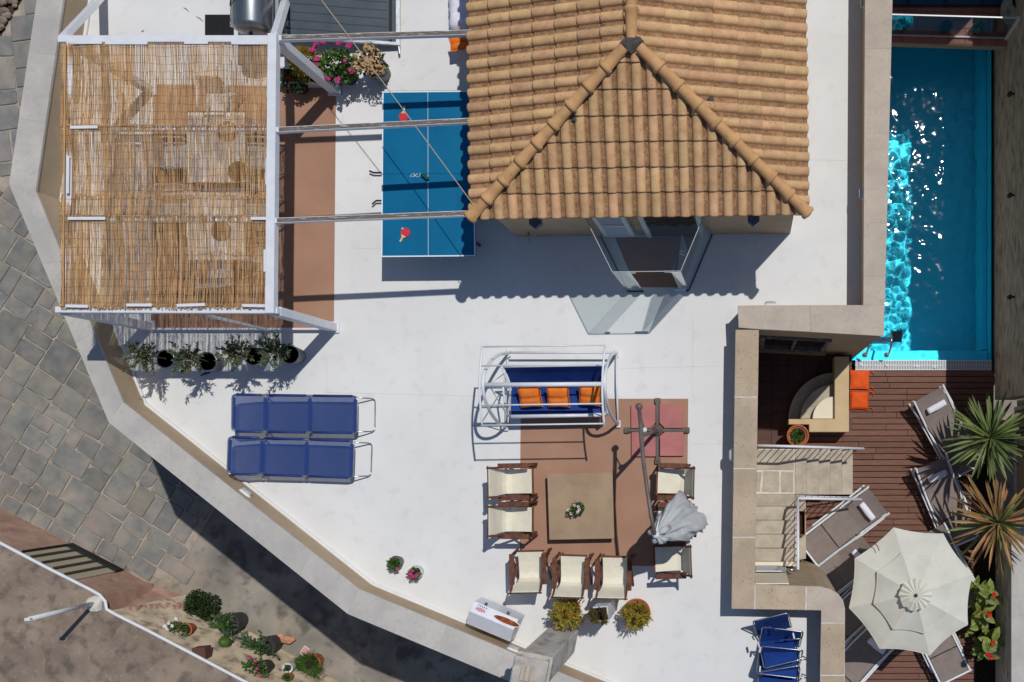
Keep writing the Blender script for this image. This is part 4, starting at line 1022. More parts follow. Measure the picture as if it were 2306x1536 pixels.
def garden_chair():
    t = thing('garden_chair', '', 'chair', (0, 0, 0), 'white garden chairs under the reed mat')
    MB().box((0, .02, .43), (.44, .44, .03)).build('seat', 'pot_white', t, bevel=.012)
    pf = []
    for i in range(7):
        k_ = i / 6; pf.append(((0, -.2 - .12 * k_, .46 + .40 * k_), (.22 - .03 * k_ * k_, 0, 0), (0, .95, .3)))
    MB().strip(pf, .022).build('backrest', 'pot_white', t, smooth=False)
    for sx in (-1, 1):
        for sy in (-1, 1): MB().tube([(sx * .2, .02 + sy * .19, .42), (sx * .23, .02 + sy * .24, 0)], [.02, .014], 8).build('leg', 'pot_white', t, smooth=True)
        MB().tube([(sx * .24, .22, .43), (sx * .25, .2, .64), (sx * .25, -.05, .66), (sx * .23, -.27, .68)], .018, 8).build('armrest', 'pot_white', t, smooth=True)
    return t
gc = garden_chair()
spots = [((492, 232), PI, 'white garden chair at the flower end of the tables'), ((395, 350), -PI / 2, 'white garden chair left of the table by the flowers'), ((585, 350), PI / 2, 'white garden chair right of the table by the flowers'),
         ((393, 455), -PI / 2, 'white garden chair left of the table by the olive pots'), ((585, 470), PI / 2, 'white garden chair right of the table by the olive pots'), ((494, 612), 0, 'white garden chair at the olive pot end of the tables')]
for i, (s_, a_, l_) in enumerate(spots):
    o = gc if i == 0 else dup(gc)
    o.location = P(*s_, .45) - Vector((0, 0, .45)); o.rotation_euler = (0, 0, a_); o['label'] = l_
bn = thing('white_bench', 'long pale bench along the parapet under the reed mat', 'bench', P(328, 400, 0))
MB().beam(P(328, 335, .45), P(322, 448, .45), .24, .04).build('seat', 'tablecloth', bn, bevel=.006)
for y in (350, 430): MB().box(P(326, y, .21), (.2, .06, .42)).build('leg', 'white_paint', bn)
# ------------------------------------------------------------------ things on the terrace
def foliage_ball(mb, c, rx, ry, rz_, n, ln, wd_, inner=.35, up=.2, droop=.1):
    c = Vector(c)
    for i in range(n):
        d = rdir(up); k_ = inner + (1 - inner) * R.random() ** .5
        p = c + Vector((d.x * rx * k_, d.y * ry * k_, d.z * rz_ * k_))
        e = (d + rdir() * .8).normalized()
        mb.leaf(p, e, rdir(), ln * R.uniform(.6, 1.2), wd_ * R.uniform(.7, 1.2), droop=droop)
def rosette(mb, c, r, n=7, nrm=(0, 0, 1)):
    c = Vector(c); nn = Vector(nrm).normalized(); x = nn.cross(Vector((.3, .9, .2))).normalized(); y = nn.cross(x)
    for i in range(n):
        a = 2 * PI * i / n + R.uniform(-.2, .2); d = x * math.cos(a) + y * math.sin(a) + nn * R.uniform(.1, .6)
        mb.leaf(c, d, nn, r, r * .8, fold=.15)

# ping-pong table
tt = thing('ping_pong_table', 'blue ping pong table with white edges beside the tiled roof', 'table', P(960, 390, 0))
zt = .76
tl, tr, brr, bl = P(861, 205, zt), P(1066, 203, zt), P(1071, 578, zt), P(858, 580, zt)
ml, mr_ = tl.lerp(bl, .5), tr.lerp(brr, .5)
def in_pt(a, b, c_, d, sx, sy): return a.lerp(b, sx).lerp(d.lerp(c_, sx), sy)
for k_, (a, b, c_, d) in enumerate(((tl, tr, mr_, ml), (ml, mr_, brr, bl))):
    e = .003 if k_ == 0 else 0
    half = MB().prism([p.xy for p in (a, b, c_ + (a - d) * .002, d + (a - d) * .002)], zt - .022, zt).build('table_half', 'table_blue', tt, bevel=.002)
    W = .02
    for poly in (([0, 0], [1, 0], [1, .015], [0, .015]) if k_ == 0 else ([0, .985], [1, .985], [1, 1], [0, 1]), ([0, 0], [.013, 0], [.013, 1], [0, 1]), ([.987, 0], [1, 0], [1, 1], [.987, 1]), ([.498, 0], [.502, 0], [.502, 1], [.498, 1])):
        y0_ = [in_pt(a, b, c_, d, q[0] * .998 + .001, q[1] * .99 + .005) for q in poly]
        MB().sheet([p.xy for p in y0_], zt + (.0015 if poly[0][0] not in (.498,) else .0017) + (.0003 if poly[1][0] == 1 and poly[0][0] == 0 else 0)).build('line', 'line_white', half)
fr_ = MB()
for p, q in ((tl, tr), (tr, brr), (brr, bl), (bl, tl)):
    cc = (tl + brr) / 2; p2, q2 = p.lerp(cc, .02), q.lerp(cc, .02); fr_.beam(p2 - zv * .05, q2 - zv * .05, .02, .05)
fr_.build('frame', 'steel', tt)
for sx in (.08, .92):
    for sy in (.12, .42, .58, .88):
        p = in_pt(tl, tr, brr, bl, sx, sy); MB().box((p.x, p.y, .35), (.04, .04, .70)).build('leg', 'dark_metal', tt)
for x, y, dx in ((832, 389, .0), (838, 452, .0)):
    p = P(x, y, .08); MB().tube([p + Vector((0, .03 if y < 400 else -.06, 0)), p + Vector((.07, 0, 0)), p + Vector((.32, 0, 0))], .016, 8).build('foot_bar', 'black_rubber', tt)
def bat(label, hx, hy, ang):
    c_ = P(hx, hy, zt + .012); t = thing('table_tennis_bat', label, 'bat', c_, 'bats on the ping pong table')
    MB().lathe([(.0, -.008), (.077, -.008), (.078, -.004), (.078, .004), (.077, .008), (.0, .008)][1:5], c_, 22, sy=1.03).build('blade', 'bat_red', t, smooth=False)
    d = Vector((math.cos(ang), math.sin(ang), 0)); MB().beam(c_ + d * .06, c_ + d * .175, .03, .024).build('handle', 'bat_wood', t, bevel=.004)
    s_ = Vector((-d.y, d.x, 0)); MB().prism([(c_ + d * .055 + s_ * .045).xy, (c_ + d * .055 - s_ * .045).xy, (c_ + d * .10 - s_ * .012).xy, (c_ + d * .10 + s_ * .012).xy], c_.z - .006, c_.z + .0095).build('throat', 'bat_wood', t)
bat('red bat with handle up, near the flower end of the blue table', 909, 263, 1.5)
bat('red bat with handle down, near the open end of the blue table', 913, 524, -2.1)
bl_ = P(906, 515, zt + .02); tag(MB().lathe([(.004, -.019), (.014, -.013), (.019, 0), (.014, .013), (.004, .019)], bl_, 12).build('table_tennis_ball', 'pot_white', smooth=True), 'white ball beside the lower red bat', 'ball')
nb_ = thing('net_bag', 'rolled green net with white cord on the blue table', 'net', P(957, 398, zt))
c_ = P(957, 398, zt + .03); d_ = Vector((.75, -.65, 0)).normalized()
MB().tube([c_ - d_ * .075, c_ - d_ * .04, c_ + d_ * .04, c_ + d_ * .08], [.018, .034, .032, .016], 10).build('roll', 'green_net', nb_, smooth=True)
pts = [c_ - d_ * .08]
for i in range(16): pts.append(c_ + Vector((-.10 - i * .009 + .03 * math.sin(i * 1.3), .03 + .03 * math.cos(i * 1.1), -.02)))
MB().tube(pts, .004, 5).build('cord', 'line_white', nb_)

# overhead cable
cb = MB(); a, b = P(690, -45, 2.45), P(1063, 457, 2.40)
cb.tube([a.lerp(b, i / 16) - zv * (.10 * math.sin(PI * i / 16)) for i in range(17)], .007, 6)
tag(cb.build('overhead_cable', 'cable_grey'), 'thin cable stretched from the pergola side to the roof corner', 'cable')

# solar water heater
sw = thing('solar_water_heater', 'solar water heater with silver tank and dark tilted collector', 'water heater', P(700, 20, 0))
tc_ = Vector((-8.08, 6.66, .95))
pr_ = [(.0, 0), (.12, .0), (.23, .025), (.29, .07), (.302, .11), (.302, 1.7)]
m = MB(); n = 28
for r_, y_ in pr_:
    for j in range(n): a_ = 2 * PI * j / n; m.v.append(tc_ + Vector((r_ * math.cos(a_), y_, r_ * math.sin(a_))))
for i in range(len(pr_) - 1):
    for j in range(n): m.f.append((i * n + j, i * n + (j + 1) % n, (i + 1) * n + (j + 1) % n, (i + 1) * n + j))
m.build('tank', 'steel_brushed', sw, smooth=True)
MB().tube([tc_ + Vector((-.02, .02, .02)), tc_ + Vector((-.02, -.05, .0))], .03, 8).build('valve', 'dark_metal', sw)
MB().tube([tc_ + Vector((-.36, .15, -.1)), tc_ + Vector((-.37, .9, -.12))], .05, 8).build('lagged_pipe', 'foil', sw)
MB().tube([tc_ + Vector((-.32, .42, .08)), tc_ + Vector((-.22, .44, .26)), tc_ + Vector((-.1, .46, .29)), tc_ + Vector((-.02, .42, .3))], .012, 6).build('cable', 'black_rubber', sw, smooth=True)
for dy in (.25, 1.3):
    for dx in (-.2, .2): MB().beam(tc_ + Vector((dx, dy, -.28)), Vector((tc_.x + dx * 1.2, tc_.y + dy, 0)), .04, .04).build('leg', 'steel', sw)
cl0, cr0 = Vector((-7.92, 6.80, .48)), Vector((-5.96, 6.78, .14)); nn = Vector((0, 1.9, 0))
ax = (cr0 - cl0).normalized(); up_ = ax.cross(Vector((0, 1, 0))).normalized()
if up_.z < 0: up_ = -up_
fm_ = MB().add([cl0, cr0, cr0 + nn, cl0 + nn] + [p - up_ * .09 for p in (cl0, cr0, cr0 + nn, cl0 + nn)], [(0, 1, 2, 3), (7, 6, 5, 4), (0, 4, 5, 1), (1, 5, 6, 2), (2, 6, 7, 3), (3, 7, 4, 0)])
fm_.build('collector_case', 'steel', sw)
i0, i1 = cl0 + ax * .05 + Vector((0, .05, 0)) + up_ * .004, cr0 - ax * .06 + Vector((0, .05, 0)) + up_ * .004
gl_ = MB().add([i0, i1, i1 + nn * .95, i0 + nn * .95], [(0, 1, 2, 3)]).build('collector_glass', 'collector_glass', sw)
for i in range(8):
    y_ = .10 + i * .14; MB().beam(i0 + ax * .1 + Vector((0, y_, 0)) + up_ * .004, i1 - ax * .14 + Vector((0, y_, 0)) + up_ * .004, .012, .006).build('fin_line', 'collector_fin', sw)
MB().beam(i1 - ax * .09 + up_ * .006, i1 - ax * .09 + nn * .95 + up_ * .006, .05, .01).build('header', 'collector_fin', sw)
for yy in (.1, 1.7): MB().beam(Vector((-7.7, 6.86 + yy, .34)), Vector((-7.7, 6.86 + yy, 0)), .04, .04).build('leg', 'steel', sw)
MB().tube([cr0 + Vector((-.03, .02, -.03)), cr0 + Vector((-.02, -.13, -.05))], .018, 8).build('outlet', 'steel', sw)
mm = MB(); q0, q1 = P(462, 34, .01), P(526, 79, .01)
for i in range(24):
    x = lerp(q0.x, q1.x, i / 23); mm.box((x, (q0.y + q1.y) / 2, .008), (.006, abs(q0.y - q1.y), .01))
for i in range(18):
    y = lerp(q0.y, q1.y, i / 17); mm.box(((q0.x + q1.x) / 2, y, .012), (abs(q1.x - q0.x), .012, .008))
tag(mm.build('rubber_mat', 'black_rubber'), 'black ribbed mat on the white floor left of the silver tank', 'mat')
# things half under the eave at the top: mattress under a sheet, orange cushion
mt_ = thing('covered_mattress', 'white sheet draped over a mattress beside the eave', 'mattress', P(1030, 30, 0))
a, b = P(1004, -60, .35), P(1075, 72, .35)
mb_ = MB(); nx_, ny_ = 10, 22; RX = random.Random(2)
vs = []; fs = []
for j in range(ny_ + 1):
    for i in range(nx_ + 1):
        ex = abs(i / nx_ * 2 - 1); ey = max(0, (j / ny_ - .85) / .15)
        vs.append((lerp(a.x, b.x, i / nx_) + RX.uniform(-.012, .012), lerp(a.y, b.y, j / ny_), .36 - .20 * ex ** 6 - .22 * ey ** 2 + RX.uniform(-.008, .008) + .012 * math.sin(j * 1.1 + i)))
for j in range(ny_):
    for i in range(nx_): k_ = j * (nx_ + 1) + i; fs.append((k_, k_ + 1, k_ + nx_ + 2, k_ + nx_ + 1))
mb_.add(vs, fs).build('sheet', 'towel', mt_, smooth=True)
MB().box(((a.x + b.x) / 2, (a.y + b.y) / 2 + .05, .16), (b.x - a.x - .1, a.y - b.y - .2, .3)).build('mattress', 'towel', mt_, bevel=.04)
def cushion(name, label, c_, sx, sy, sz, rzv=0, tilt=0, m='orange_cloth', group=None, dimples=False, seam=True):
    n = 12; vs = []; fs = []
    t = thing(name, label, 'cushion', c_, group)
    M = Matrix.Translation(Vector(c_)) @ Matrix.Rotation(rzv, 4, 'Z') @ Matrix.Rotation(tilt, 4, 'X')
    for side in (1, -1):
        for j in range(n + 1):
            for i in range(n + 1):
                x, y = i / n * 2 - 1, j / n * 2 - 1
                h = ((1 - x ** 4) * (1 - y ** 4)) ** .5
                pin = 1 - .07 * (1 - abs(x)) * abs(y) ** 3; pin2 = 1 - .07 * (1 - abs(y)) * abs(x) ** 3
                if dimples: h *= 1 - .3 * (math.cos(x * PI * 2.5) ** 2 * math.cos(y * PI * 2.5) ** 2) ** 2
                elif seam and side == 1: h *= 1 - .45 * math.exp(-(y / .05) ** 2)
                vs.append(M @ Vector((x * sx / 2 * pin2, y * sy / 2 * pin, side * sz / 2 * h)))
    q = (n + 1) ** 2
    for s_ in range(2):
        for j in range(n):
            for i in range(n):
                k_ = s_ * q + j * (n + 1) + i; f_ = (k_, k_ + 1, k_ + n + 2, k_ + n + 1); fs.append(f_ if s_ == 0 else f_[::-1])
    bd = [i for i in range(n)] + [n + i * (n + 1) for i in range(n)] + [q - 1 - i for i in range(n)] + [q - 1 - n - i * (n + 1) for i in range(n)]
    for i in range(len(bd)): a_, b_ = bd[i], bd[(i + 1) % len(bd)]; fs.append((a_, q + a_, q + b_, b_))
    MB().add(vs, fs).build('cover', m, t, smooth=True)
    pp = [vs[i] for i in bd]; MB().tube(pp, .007, 5, closed=True).build('piping', m, t, smooth=True)
    return t
cushion('seat_cushion', 'orange cushion peeping out beneath the white sheet', P(1046, 97, .3), .5, .22, .14, .15)

# flowering pots by the collector
def plant(name, label, px, py, h, potr, potm, cat='plant', group=None, rim=False, r0=None):
    b = P(px, py, 0); t = thing(name, label, cat, b, group); pot(t, b, r0 or potr * .75, potr, h, potm, rim=rim); return t, b
tr_ = thing('plant_trough', 'long white planter trough at the corner of the painted floor', 'planter', P(690, 185, 0))
for y_ in (158, 190): MB().beam(P(632, y_, .12), P(748, y_ + 2, .12), .02, .24).build('side', 'pot_white', tr_, bevel=.004)
for x_ in (632, 748): MB().beam(P(x_, 158, .12), P(x_, 191, .12), .02, .24).build('end', 'pot_white', tr_, bevel=.004)
MB().prism([P(*q).xy for q in ((634, 160), (746, 161), (746, 189), (634, 188))], .12, .2).build('soil', 'soil', tr_)
t, b = plant('golden_conifer', 'yellow green feathery conifer beside the solar collector', 718, 168, .3, .16, 'pot_black')
m = MB(); 
for i in range(1700):
    hh = R.random() ** .8; rr = .30 * (1 - hh) ** .45 * R.uniform(.5, 1); a_ = R.uniform(0, 6.28)
    p = b + Vector((rr * math.cos(a_), rr * math.sin(a_), .3 + .62 * hh)); m.leaf(p, Vector((math.cos(a_) * .7, math.sin(a_) * .7, .8)) + rdir() * .4, rdir(), R.uniform(.04, .085), R.uniform(.015, .03))
m.build('foliage', 'leaf_gold', t)
t, b = plant('geranium_pot', 'green geranium with pink blooms beside the golden conifer', 790, 175, .28, .17, 'pot_black')
m = MB(); foliage_ball(m, b + Vector((0, 0, .52)), .34, .26, .24, 520, .075, .07, up=.4); m.build('foliage', 'leaf_green', t)
m = MB()
for x, y in ((-.36, .2), (-.3, .3), (-.33, -.02), (-.28, .06), (-.12, -.24), (.05, -.28), (.16, .02), (.28, -.12), (.06, .34), (-.2, .36), (-.38, -.06), (.24, .30)):
    for k_ in range(6): rosette(m, b + Vector((x + R.uniform(-.03, .03), y + R.uniform(-.03, .03), .66 + R.uniform(-.02, .06))), .038, 6)
m.build('flowers', 'flower_pink', t)
t, b = plant('hydrangea_pot', 'dried brown hydrangea heads in a grey pot by the collector', 862, 168, .3, .19, 'pot_grey')
m = MB(); foliage_ball(m, b + Vector((0, 0, .5)), .22, .2, .16, 160, .09, .06, up=.3); m.build('foliage', 'leaf_dark', t)
m = MB()
for x, y in ((-.14, .05), (.02, .16), (.14, .1), (.02, -.02), (.13, -.08), (-.04, -.13), (.2, -.16), (-.17, -.12), (.0, .22), (.08, -.2)):
    cc = b + Vector((x, y, .66 + R.uniform(-.03, .05)))
    for k_ in range(34):
        d = rdir(.5); rosette(m, cc + d * .085, .026, 4, d)
m.build('flower_heads', 'flower_dry', t)
t, b = plant('red_flower_pot', 'dark pot with one red bloom half under the pergola beam', 682, 200, .22, .13, 'pot_black')
m = MB(); foliage_ball(m, b + Vector((0, 0, .35)), .2, .17, .14, 180, .07, .05); m.build('foliage', 'leaf_dark', t)
m = MB(); 
for k_ in range(6): rosette(m, b + Vector((-.02 + R.uniform(-.02, .02), -.01 + R.uniform(-.02, .02), .5)), .035, 6)
m.build('flowers', 'flower_red', t)

# four olive shrubs in grey pots
def olive(label, px, py, potr, hgt, seed):
    rr = random.Random(seed); b = P(px, py, 0); t = thing('potted_olive', label, 'plant', b, 'olive shrubs in a row of pots')
    o = pot(t, b, potr * .8, potr, .34, 'pot_grey', rim=False)
    MB().lathe([(potr * .99, .33), (potr * 1.04, .335), (potr * 1.04, .35), (potr * .93, .352), (potr * .92, .33)], b, 22).build('pot_rim', 'steel', t, smooth=True)
    st_ = MB(); lf = MB(); top = b + Vector((rr.uniform(-.03, .03), rr.uniform(-.03, .03), hgt * .92))
    st_.tube([b + Vector((0, 0, .28)), b.lerp(top, .6) + Vector((.03, 0, 0)), top], [.014, .012, .009], 6)
    for i in range(30):
        a_ = rr.uniform(0, 6.28); z0 = lerp(.66, 1, rr.random()) * hgt * .90; s0_ = Vector((b.x, b.y, z0)); ln_ = rr.uniform(.10, .30)
        e_ = s0_ + Vector((math.cos(a_) * ln_, math.sin(a_) * ln_, rr.uniform(.02, .32)))
        mid = s0_.lerp(e_, .5) + Vector((0, 0, .05)); st_.tube([s0_, mid, e_], [.006, .004, .002], 4)
        for k_ in range(30):
            f_ = rr.uniform(.2, 1.05); p_ = s0_.lerp(e_, f_) + Vector((0, 0, .05 * math.sin(PI * min(f_, 1))))
            d_ = (e_ - s0_).normalized() + Vector((rr.uniform(-1, 1), rr.uniform(-1, 1), rr.uniform(-.6, .8))) * .9
            lf.leaf(p_, d_, (rr.uniform(-1, 1), rr.uniform(-1, 1), 1), rr.uniform(.05, .09), rr.uniform(.016, .026), fold=.1)
    st_.build('stem', 'bark', t); lf.build('foliage', 'leaf_olive', t)
olive('olive shrub in the pot nearest the parapet', 397, 812, .155, 1.12, 1)
olive('olive shrub in the second pot from the parapet', 490, 818, .16, 1.05, 2)
olive('olive shrub in the third pot from the parapet', 592, 806, .155, 1.1, 3)
olive('olive shrub in the pot farthest from the parapet', 672, 802, .16, 1.02, 4)
sq = thing('blue_nozzle', 'small blue hose nozzle on the floor by the second olive pot', 'nozzle', P(464, 842, 0))
MB().tube([P(452, 846, .03), P(462, 841, .03), P(474, 838, .05)], [.012, .022, .012], 8).build('body', 'blue_cloth', sq, smooth=True)

# blue folding sunbeds
def rrect(pts, r, n=4):
    """round the corners of an open 3-D polyline"""
    out = [Vector(pts[0])]
    for a, b, c_ in zip(pts, pts[1:], pts[2:]):
        a, b, c_ = Vector(a), Vector(b), Vector(c_); p = b + (a - b).normalized() * r; q = b + (c_ - b).normalized() * r
        for i in range(n + 1): t = i / n; out.append(p.lerp(b, t).lerp(b.lerp(q, t), t))
    out.append(Vector(pts[-1])); return out
def sunbed(label, loc, rz_, lift):
    t = thing('folding_sunbed', label, 'sunbed', (0, 0, 0), 'blue folding sunbeds')
    hw = .31; z0 = .30
    pr2 = [(-1.02, z0 + lift + .01), (-.52, z0 + .02), (.22, z0), (1.0, z0)]
    for i in range(3):
        (xa, za_), (xb, zb_) = pr2[i], pr2[i + 1]; e = .001
        ang = math.atan2(zb_ - za_, xb - xa); pf = []
        for k_ in range(7):
            f_ = (0, .09, .3, .5, .7, .91, 1)[k_]; x = lerp(xa + e, xb - e, f_); z = lerp(za_, zb_, f_) - .022 * math.sin(PI * f_)
            pf.append(((x, 0, z), (0, hw - (.022 if k_ in (0, 6) else .004), 0), (-math.sin(ang), 0, math.cos(ang))))
        MB().strip(pf, .004).build('sling', 'mesh_blue', t)
        for s_ in (-1, 1):
            MB().tube([(xa + .06, s_ * hw, za_ * 1 + (zb_ - za_) * .05 + .004), (xb - .06, s_ * hw, zb_ + .004)], .021, 6).build('sling_hem', 'hem_blue', t, smooth=True)
    for xj, zj in ((-1.0, z0 + lift), (-.52, z0 + .026), (.22, z0 + .006), (.985, z0 + .004)): MB().box((xj, 0, zj), (.05, hw * 2 - .1, .012)).build('cross_hem', 'hem_blue', t)
    MB().tube(rrect([(-.52, -hw, z0 + .03), (-1.03, -hw, z0 + lift), (-1.03, hw, z0 + lift), (-.52, hw, z0 + .03)], .07), .0125, 8).build('head_frame', 'steel', t, smooth=True)
    for s_ in (-1, 1): MB().tube([(-.54, s_ * hw, z0 + .03), (.22, s_ * hw, z0)], .0125, 8).build('side_rail', 'steel', t, smooth=True)
    MB().tube(rrect([(.22, -hw, z0), (1.02, -hw, z0), (1.02, hw, z0), (.22, hw, z0)], .07), .0125, 8).build('foot_frame', 'steel', t, smooth=True)
    MB().tube(rrect([(.96, -hw + .02, z0 - .01), (1.22, -hw + .03, .015), (1.22, hw - .03, .015), (.96, hw - .02, z0 - .01)], .07), .0115, 8).build('leg', 'steel', t, smooth=True)
    MB().tube(rrect([(-.42, -hw + .02, z0), (-.62, -hw + .03, .015), (-.62, hw - .03, .015), (-.42, hw - .02, z0)], .07), .0115, 8).build('leg', 'steel', t, smooth=True)
    MB().tube(rrect([(.2, -hw + .02, z0 - .01), (.12, -hw + .03, .015), (.12, hw - .03, .015), (.2, hw - .02, z0 - .01)], .07), .0115, 8).build('leg', 'steel', t, smooth=True)
    for x, z in ((-.52, z0 + .03), (.22, z0)):
        for s_ in (-1, 1): MB().box((x, s_ * hw, z), (.07, .03, .045)).build('hinge', 'pot_grey', t, bevel=.006)
    t.location = loc; t.rotation_euler = (0, 0, rz_); return t
sunbed('blue folding sunbed nearer the olive pots', P(668, 932, .3) - Vector((0, 0, .3)), -.012, .12)
sunbed('blue folding sunbed nearer the parapet lamp', P(660, 1030, .3) - Vector((0, 0, .3)), -.035, .14)

# bulkhead lamps on the parapets
def bulkhead(label, px, py, z, dirv, face):
    c_ = P(px, py, z); t = thing('bulkhead_lamp', label, 'lamp', c_, 'oval bulkhead lamps on the parapets')
    d = Vector((*dirv, 0)).normalized(); f_ = Vector((*face, 0)).normalized()
    def oval(r1, r2, d0, d1, nm, m):
        vs = []; fs = []; n = 20
        for k_, (dd, sc2) in enumerate(((d0, 1.0), ((d0 + d1) / 2, 1.0), (d1, .78))):
            for j in range(n):
                a_ = 2 * PI * j / n; e = 1.0 / (abs(math.cos(a_)) ** 4 + abs(math.sin(a_)) ** 4) ** .25
                vs.append(c_ + d * (r1 * sc2 * e * math.cos(a_)) + zv * (r2 * sc2 * e * math.sin(a_)) + f_ * dd)
        for k_ in range(2):
            for j in range(n): fs.append((k_ * n + j, k_ * n + (j + 1) % n, (k_ + 1) * n + (j + 1) % n, (k_ + 1) * n + j))
        fs.append(tuple(range(2 * n, 3 * n))); return MB().add(vs, fs).build(nm, m, t, smooth=False)
    oval(.115, .06, -.02, .035, 'housing', 'pot_white'); oval(.095, .045, .034, .075, 'lens', 'lamp_glass')
dg = (IL[3] - IL[2]).xy.normalized(); dn = Vector((-dg.y, dg.x)); dn = dn if dn.x > 0 else -dn
def on_face(k_, px, z):
    a, b = IL[k_].lerp(OL[k_], .04), IL[k_ + 1].lerp(OL[k_ + 1], .04); best = None
    for i in range(600):
        p = a.lerp(b, i / 599); x = NX + p.x * F / (H - z)
        if best is None or abs(x - px) < best[0]: best = (abs(x - px), p)
    p = best[1]; return NX + p.x * F / (H - z), NY - p.y * F / (H - z)
x, y = on_face(2, 552, .42); bulkhead('oval lamp on the diagonal parapet below the sunbeds', x, y, .42, dg, dn)
dg2 = (IL[4] - IL[3]).xy.normalized(); dn2 = Vector((-dg2.y, dg2.x)); dn2 = dn2 if dn2.y > 0 else -dn2
x, y = on_face(3, 1156, .45); bulkhead('oval lamp on the parapet beside the chimney', x, y, .45, dg2, dn2)
bulkhead('oval lamp on the pool parapet opposite the hip corner', 1944.5, 436, .45, (0, 1), (-1, 0))
bulkhead('oval lamp on the pool parapet at the top of the frame', 1947.5, 4, .45, (0, 1), (-1, 0))
bulkhead('oval lamp on the terrace face of the cross parapet', 1735, 689, .45, (1, 0), (0, 1))
bulkhead('oval lamp on the terrace face of the stairwell wall', 1652, 1025, .45, (0, 1), (-1, 0))

# swing seat
sw_ = thing('garden_swing', 'white tube garden swing with blue fabric seat and bare canopy frame', 'swing', P(1268, 880, 0))
zk = 1.62
for px, fb, ff in ((1088, (1146, 796), (1141, 962)), (1362, (1389, 796), (1393, 955))):
    pk = P(px, 866, zk); b0_, f0_ = P(*fb, 0), P(*ff, 0)
    pts = []
    for i in range(25):
        t = i / 24; x = lerp(b0_.x, f0_.x, t); y_ = lerp(b0_.y, f0_.y, t); e = math.sin(PI * t) ** .55
        pts.append(Vector((lerp(x, pk.x, e), y_, .02 + zk * e)))
    MB().tube(pts, .027, 8).build('arch', 'white_metal', sw_, smooth=True)
    for q in (b0_, f0_): MB().box((q.x, q.y, .03), (.08, .13, .06)).build('foot', 'white_metal', sw_, bevel=.012)
    MB().tube([b0_ + zv * .06, b0_.lerp(f0_, .5) + zv * .12, f0_ + zv * .06], .018, 8).build('base_bar', 'white_metal', sw_, smooth=True)
    for k_ in (.28, .72): pass
MB().tube([P(1084, 867, zk), P(1364, 865, zk)], .036, 10).build('top_bar', 'white_metal', sw_, smooth=True)
MB().tube([P(1146, 794, .3), P(1389, 794, .3)], .02, 8).build('back_bar', 'white_metal', sw_, smooth=True)
def cz(t): return zk - .10 * (2 * t - 1) ** 2 + .03
for px in ((1084, 1086), (1361, 1361)):
    MB().tube([P(lerp(px[0] + 2, px[1], t) - 6 * math.sin(PI * t), lerp(779, 960, t), cz(t)) for t in [i / 12 for i in range(13)]], .018, 8).build('canopy_rail', 'white_metal', sw_, smooth=True)
for y_ in (780, 823, 912, 957):
    t = (y_ - 779) / 181; dz = cz(t); MB().tube([P(1084 - 5 * math.sin(PI * t), y_ + 1, dz), P(1361 - 5 * math.sin(PI * t), y_ - 3, dz)], .013, 8).build('canopy_bar', 'white_metal', sw_, smooth=True)
bt0, bt1 = P(1133, 826, .98), P(1357, 822, .98); sb0, sb1 = P(1152, 869, .50), P(1358, 866, .50); sf0, sf1 = P(1151, 938, .52), P(1364, 934, .52)
def cloth_between(a0, a1, b0, b1, name, sag_=.03, n=8):
    pf = []
    for i in range(n + 1):
        t = i / n; l_, r_ = a0.lerp(b0, t), a1.lerp(b1, t); nn_ = (r_ - l_).cross(b0 - a0).normalized()
        nn_ = nn_ if nn_.z > 0 else -nn_
        pf.append(((l_ + r_) / 2 - nn_ * sag_ * math.sin(PI * t), (r_ - l_) / 2, nn_))
    return MB().strip(pf, .008).build(name, 'blue_cloth', sw_, smooth=False)
cloth_between(bt0, bt1, sb0, sb1, 'backrest'); cloth_between(sb0 + Vector((0, -.005, 0)), sb1 + Vector((0, -.005, 0)), sf0, sf1, 'seat', .05)
MB().tube([bt0, bt1], .018, 8).build('back_rail', 'white_metal', sw_, smooth=True); MB().tube([sb0 - zv * .02, sb1 - zv * .02], .016, 8).build('seat_rail', 'white_metal', sw_, smooth=True)
MB().tube([sf0 - zv * .01, sf1 - zv * .01], .034, 10).build('front_rail', 'white_metal', sw_, smooth=True)
for a, b, c_ in ((bt0, sb0, sf0), (bt1, sb1, sf1)):
    s_ = -.03 if a is bt0 else .03
    o_ = Vector((s_, 0, 0)); MB().tube([a + o_, b + o_ - zv * .02, c_ + o_ - zv * .02], .018, 8).build('side_rail', 'white_metal', sw_, smooth=True)
    MB().tube([a.lerp(b, .45) + o_, a.lerp(b, .4) + o_ + Vector((0, -.2, .12)), c_ + o_ + Vector((0, .03, .24)), c_ + o_ - zv * .02], .016, 8).build('armrest', 'white_metal', sw_, smooth=True)
    top = P(1092 if s_ < 0 else 1360, 866, zk)
    MB().tube([Vector((top.x + (.06 if s_ < 0 else -.03), top.y, zk)), a.lerp(b, .35) + o_], .009, 6).build('hanger', 'white_metal', sw_, smooth=True)
    MB().tube([Vector((top.x + (.06 if s_ < 0 else -.03), top.y, zk)), c_ + o_ + Vector((0, .03, .2))], .009, 6).build('hanger', 'white_metal', sw_, smooth=True)
for i, (x, y_, r_) in enumerate(((1194, 893, .06), (1257, 893, -.02), (1329, 890, -.08))):
    cushion('swing_cushion', ('orange cushion on the left of the blue swing seat', 'orange cushion in the middle of the blue swing seat', 'orange cushion on the right of the blue swing seat')[i], P(x, y_, .66), .37, .40, .15, r_, .55, 'orange_cloth', 'orange cushions on the swing')

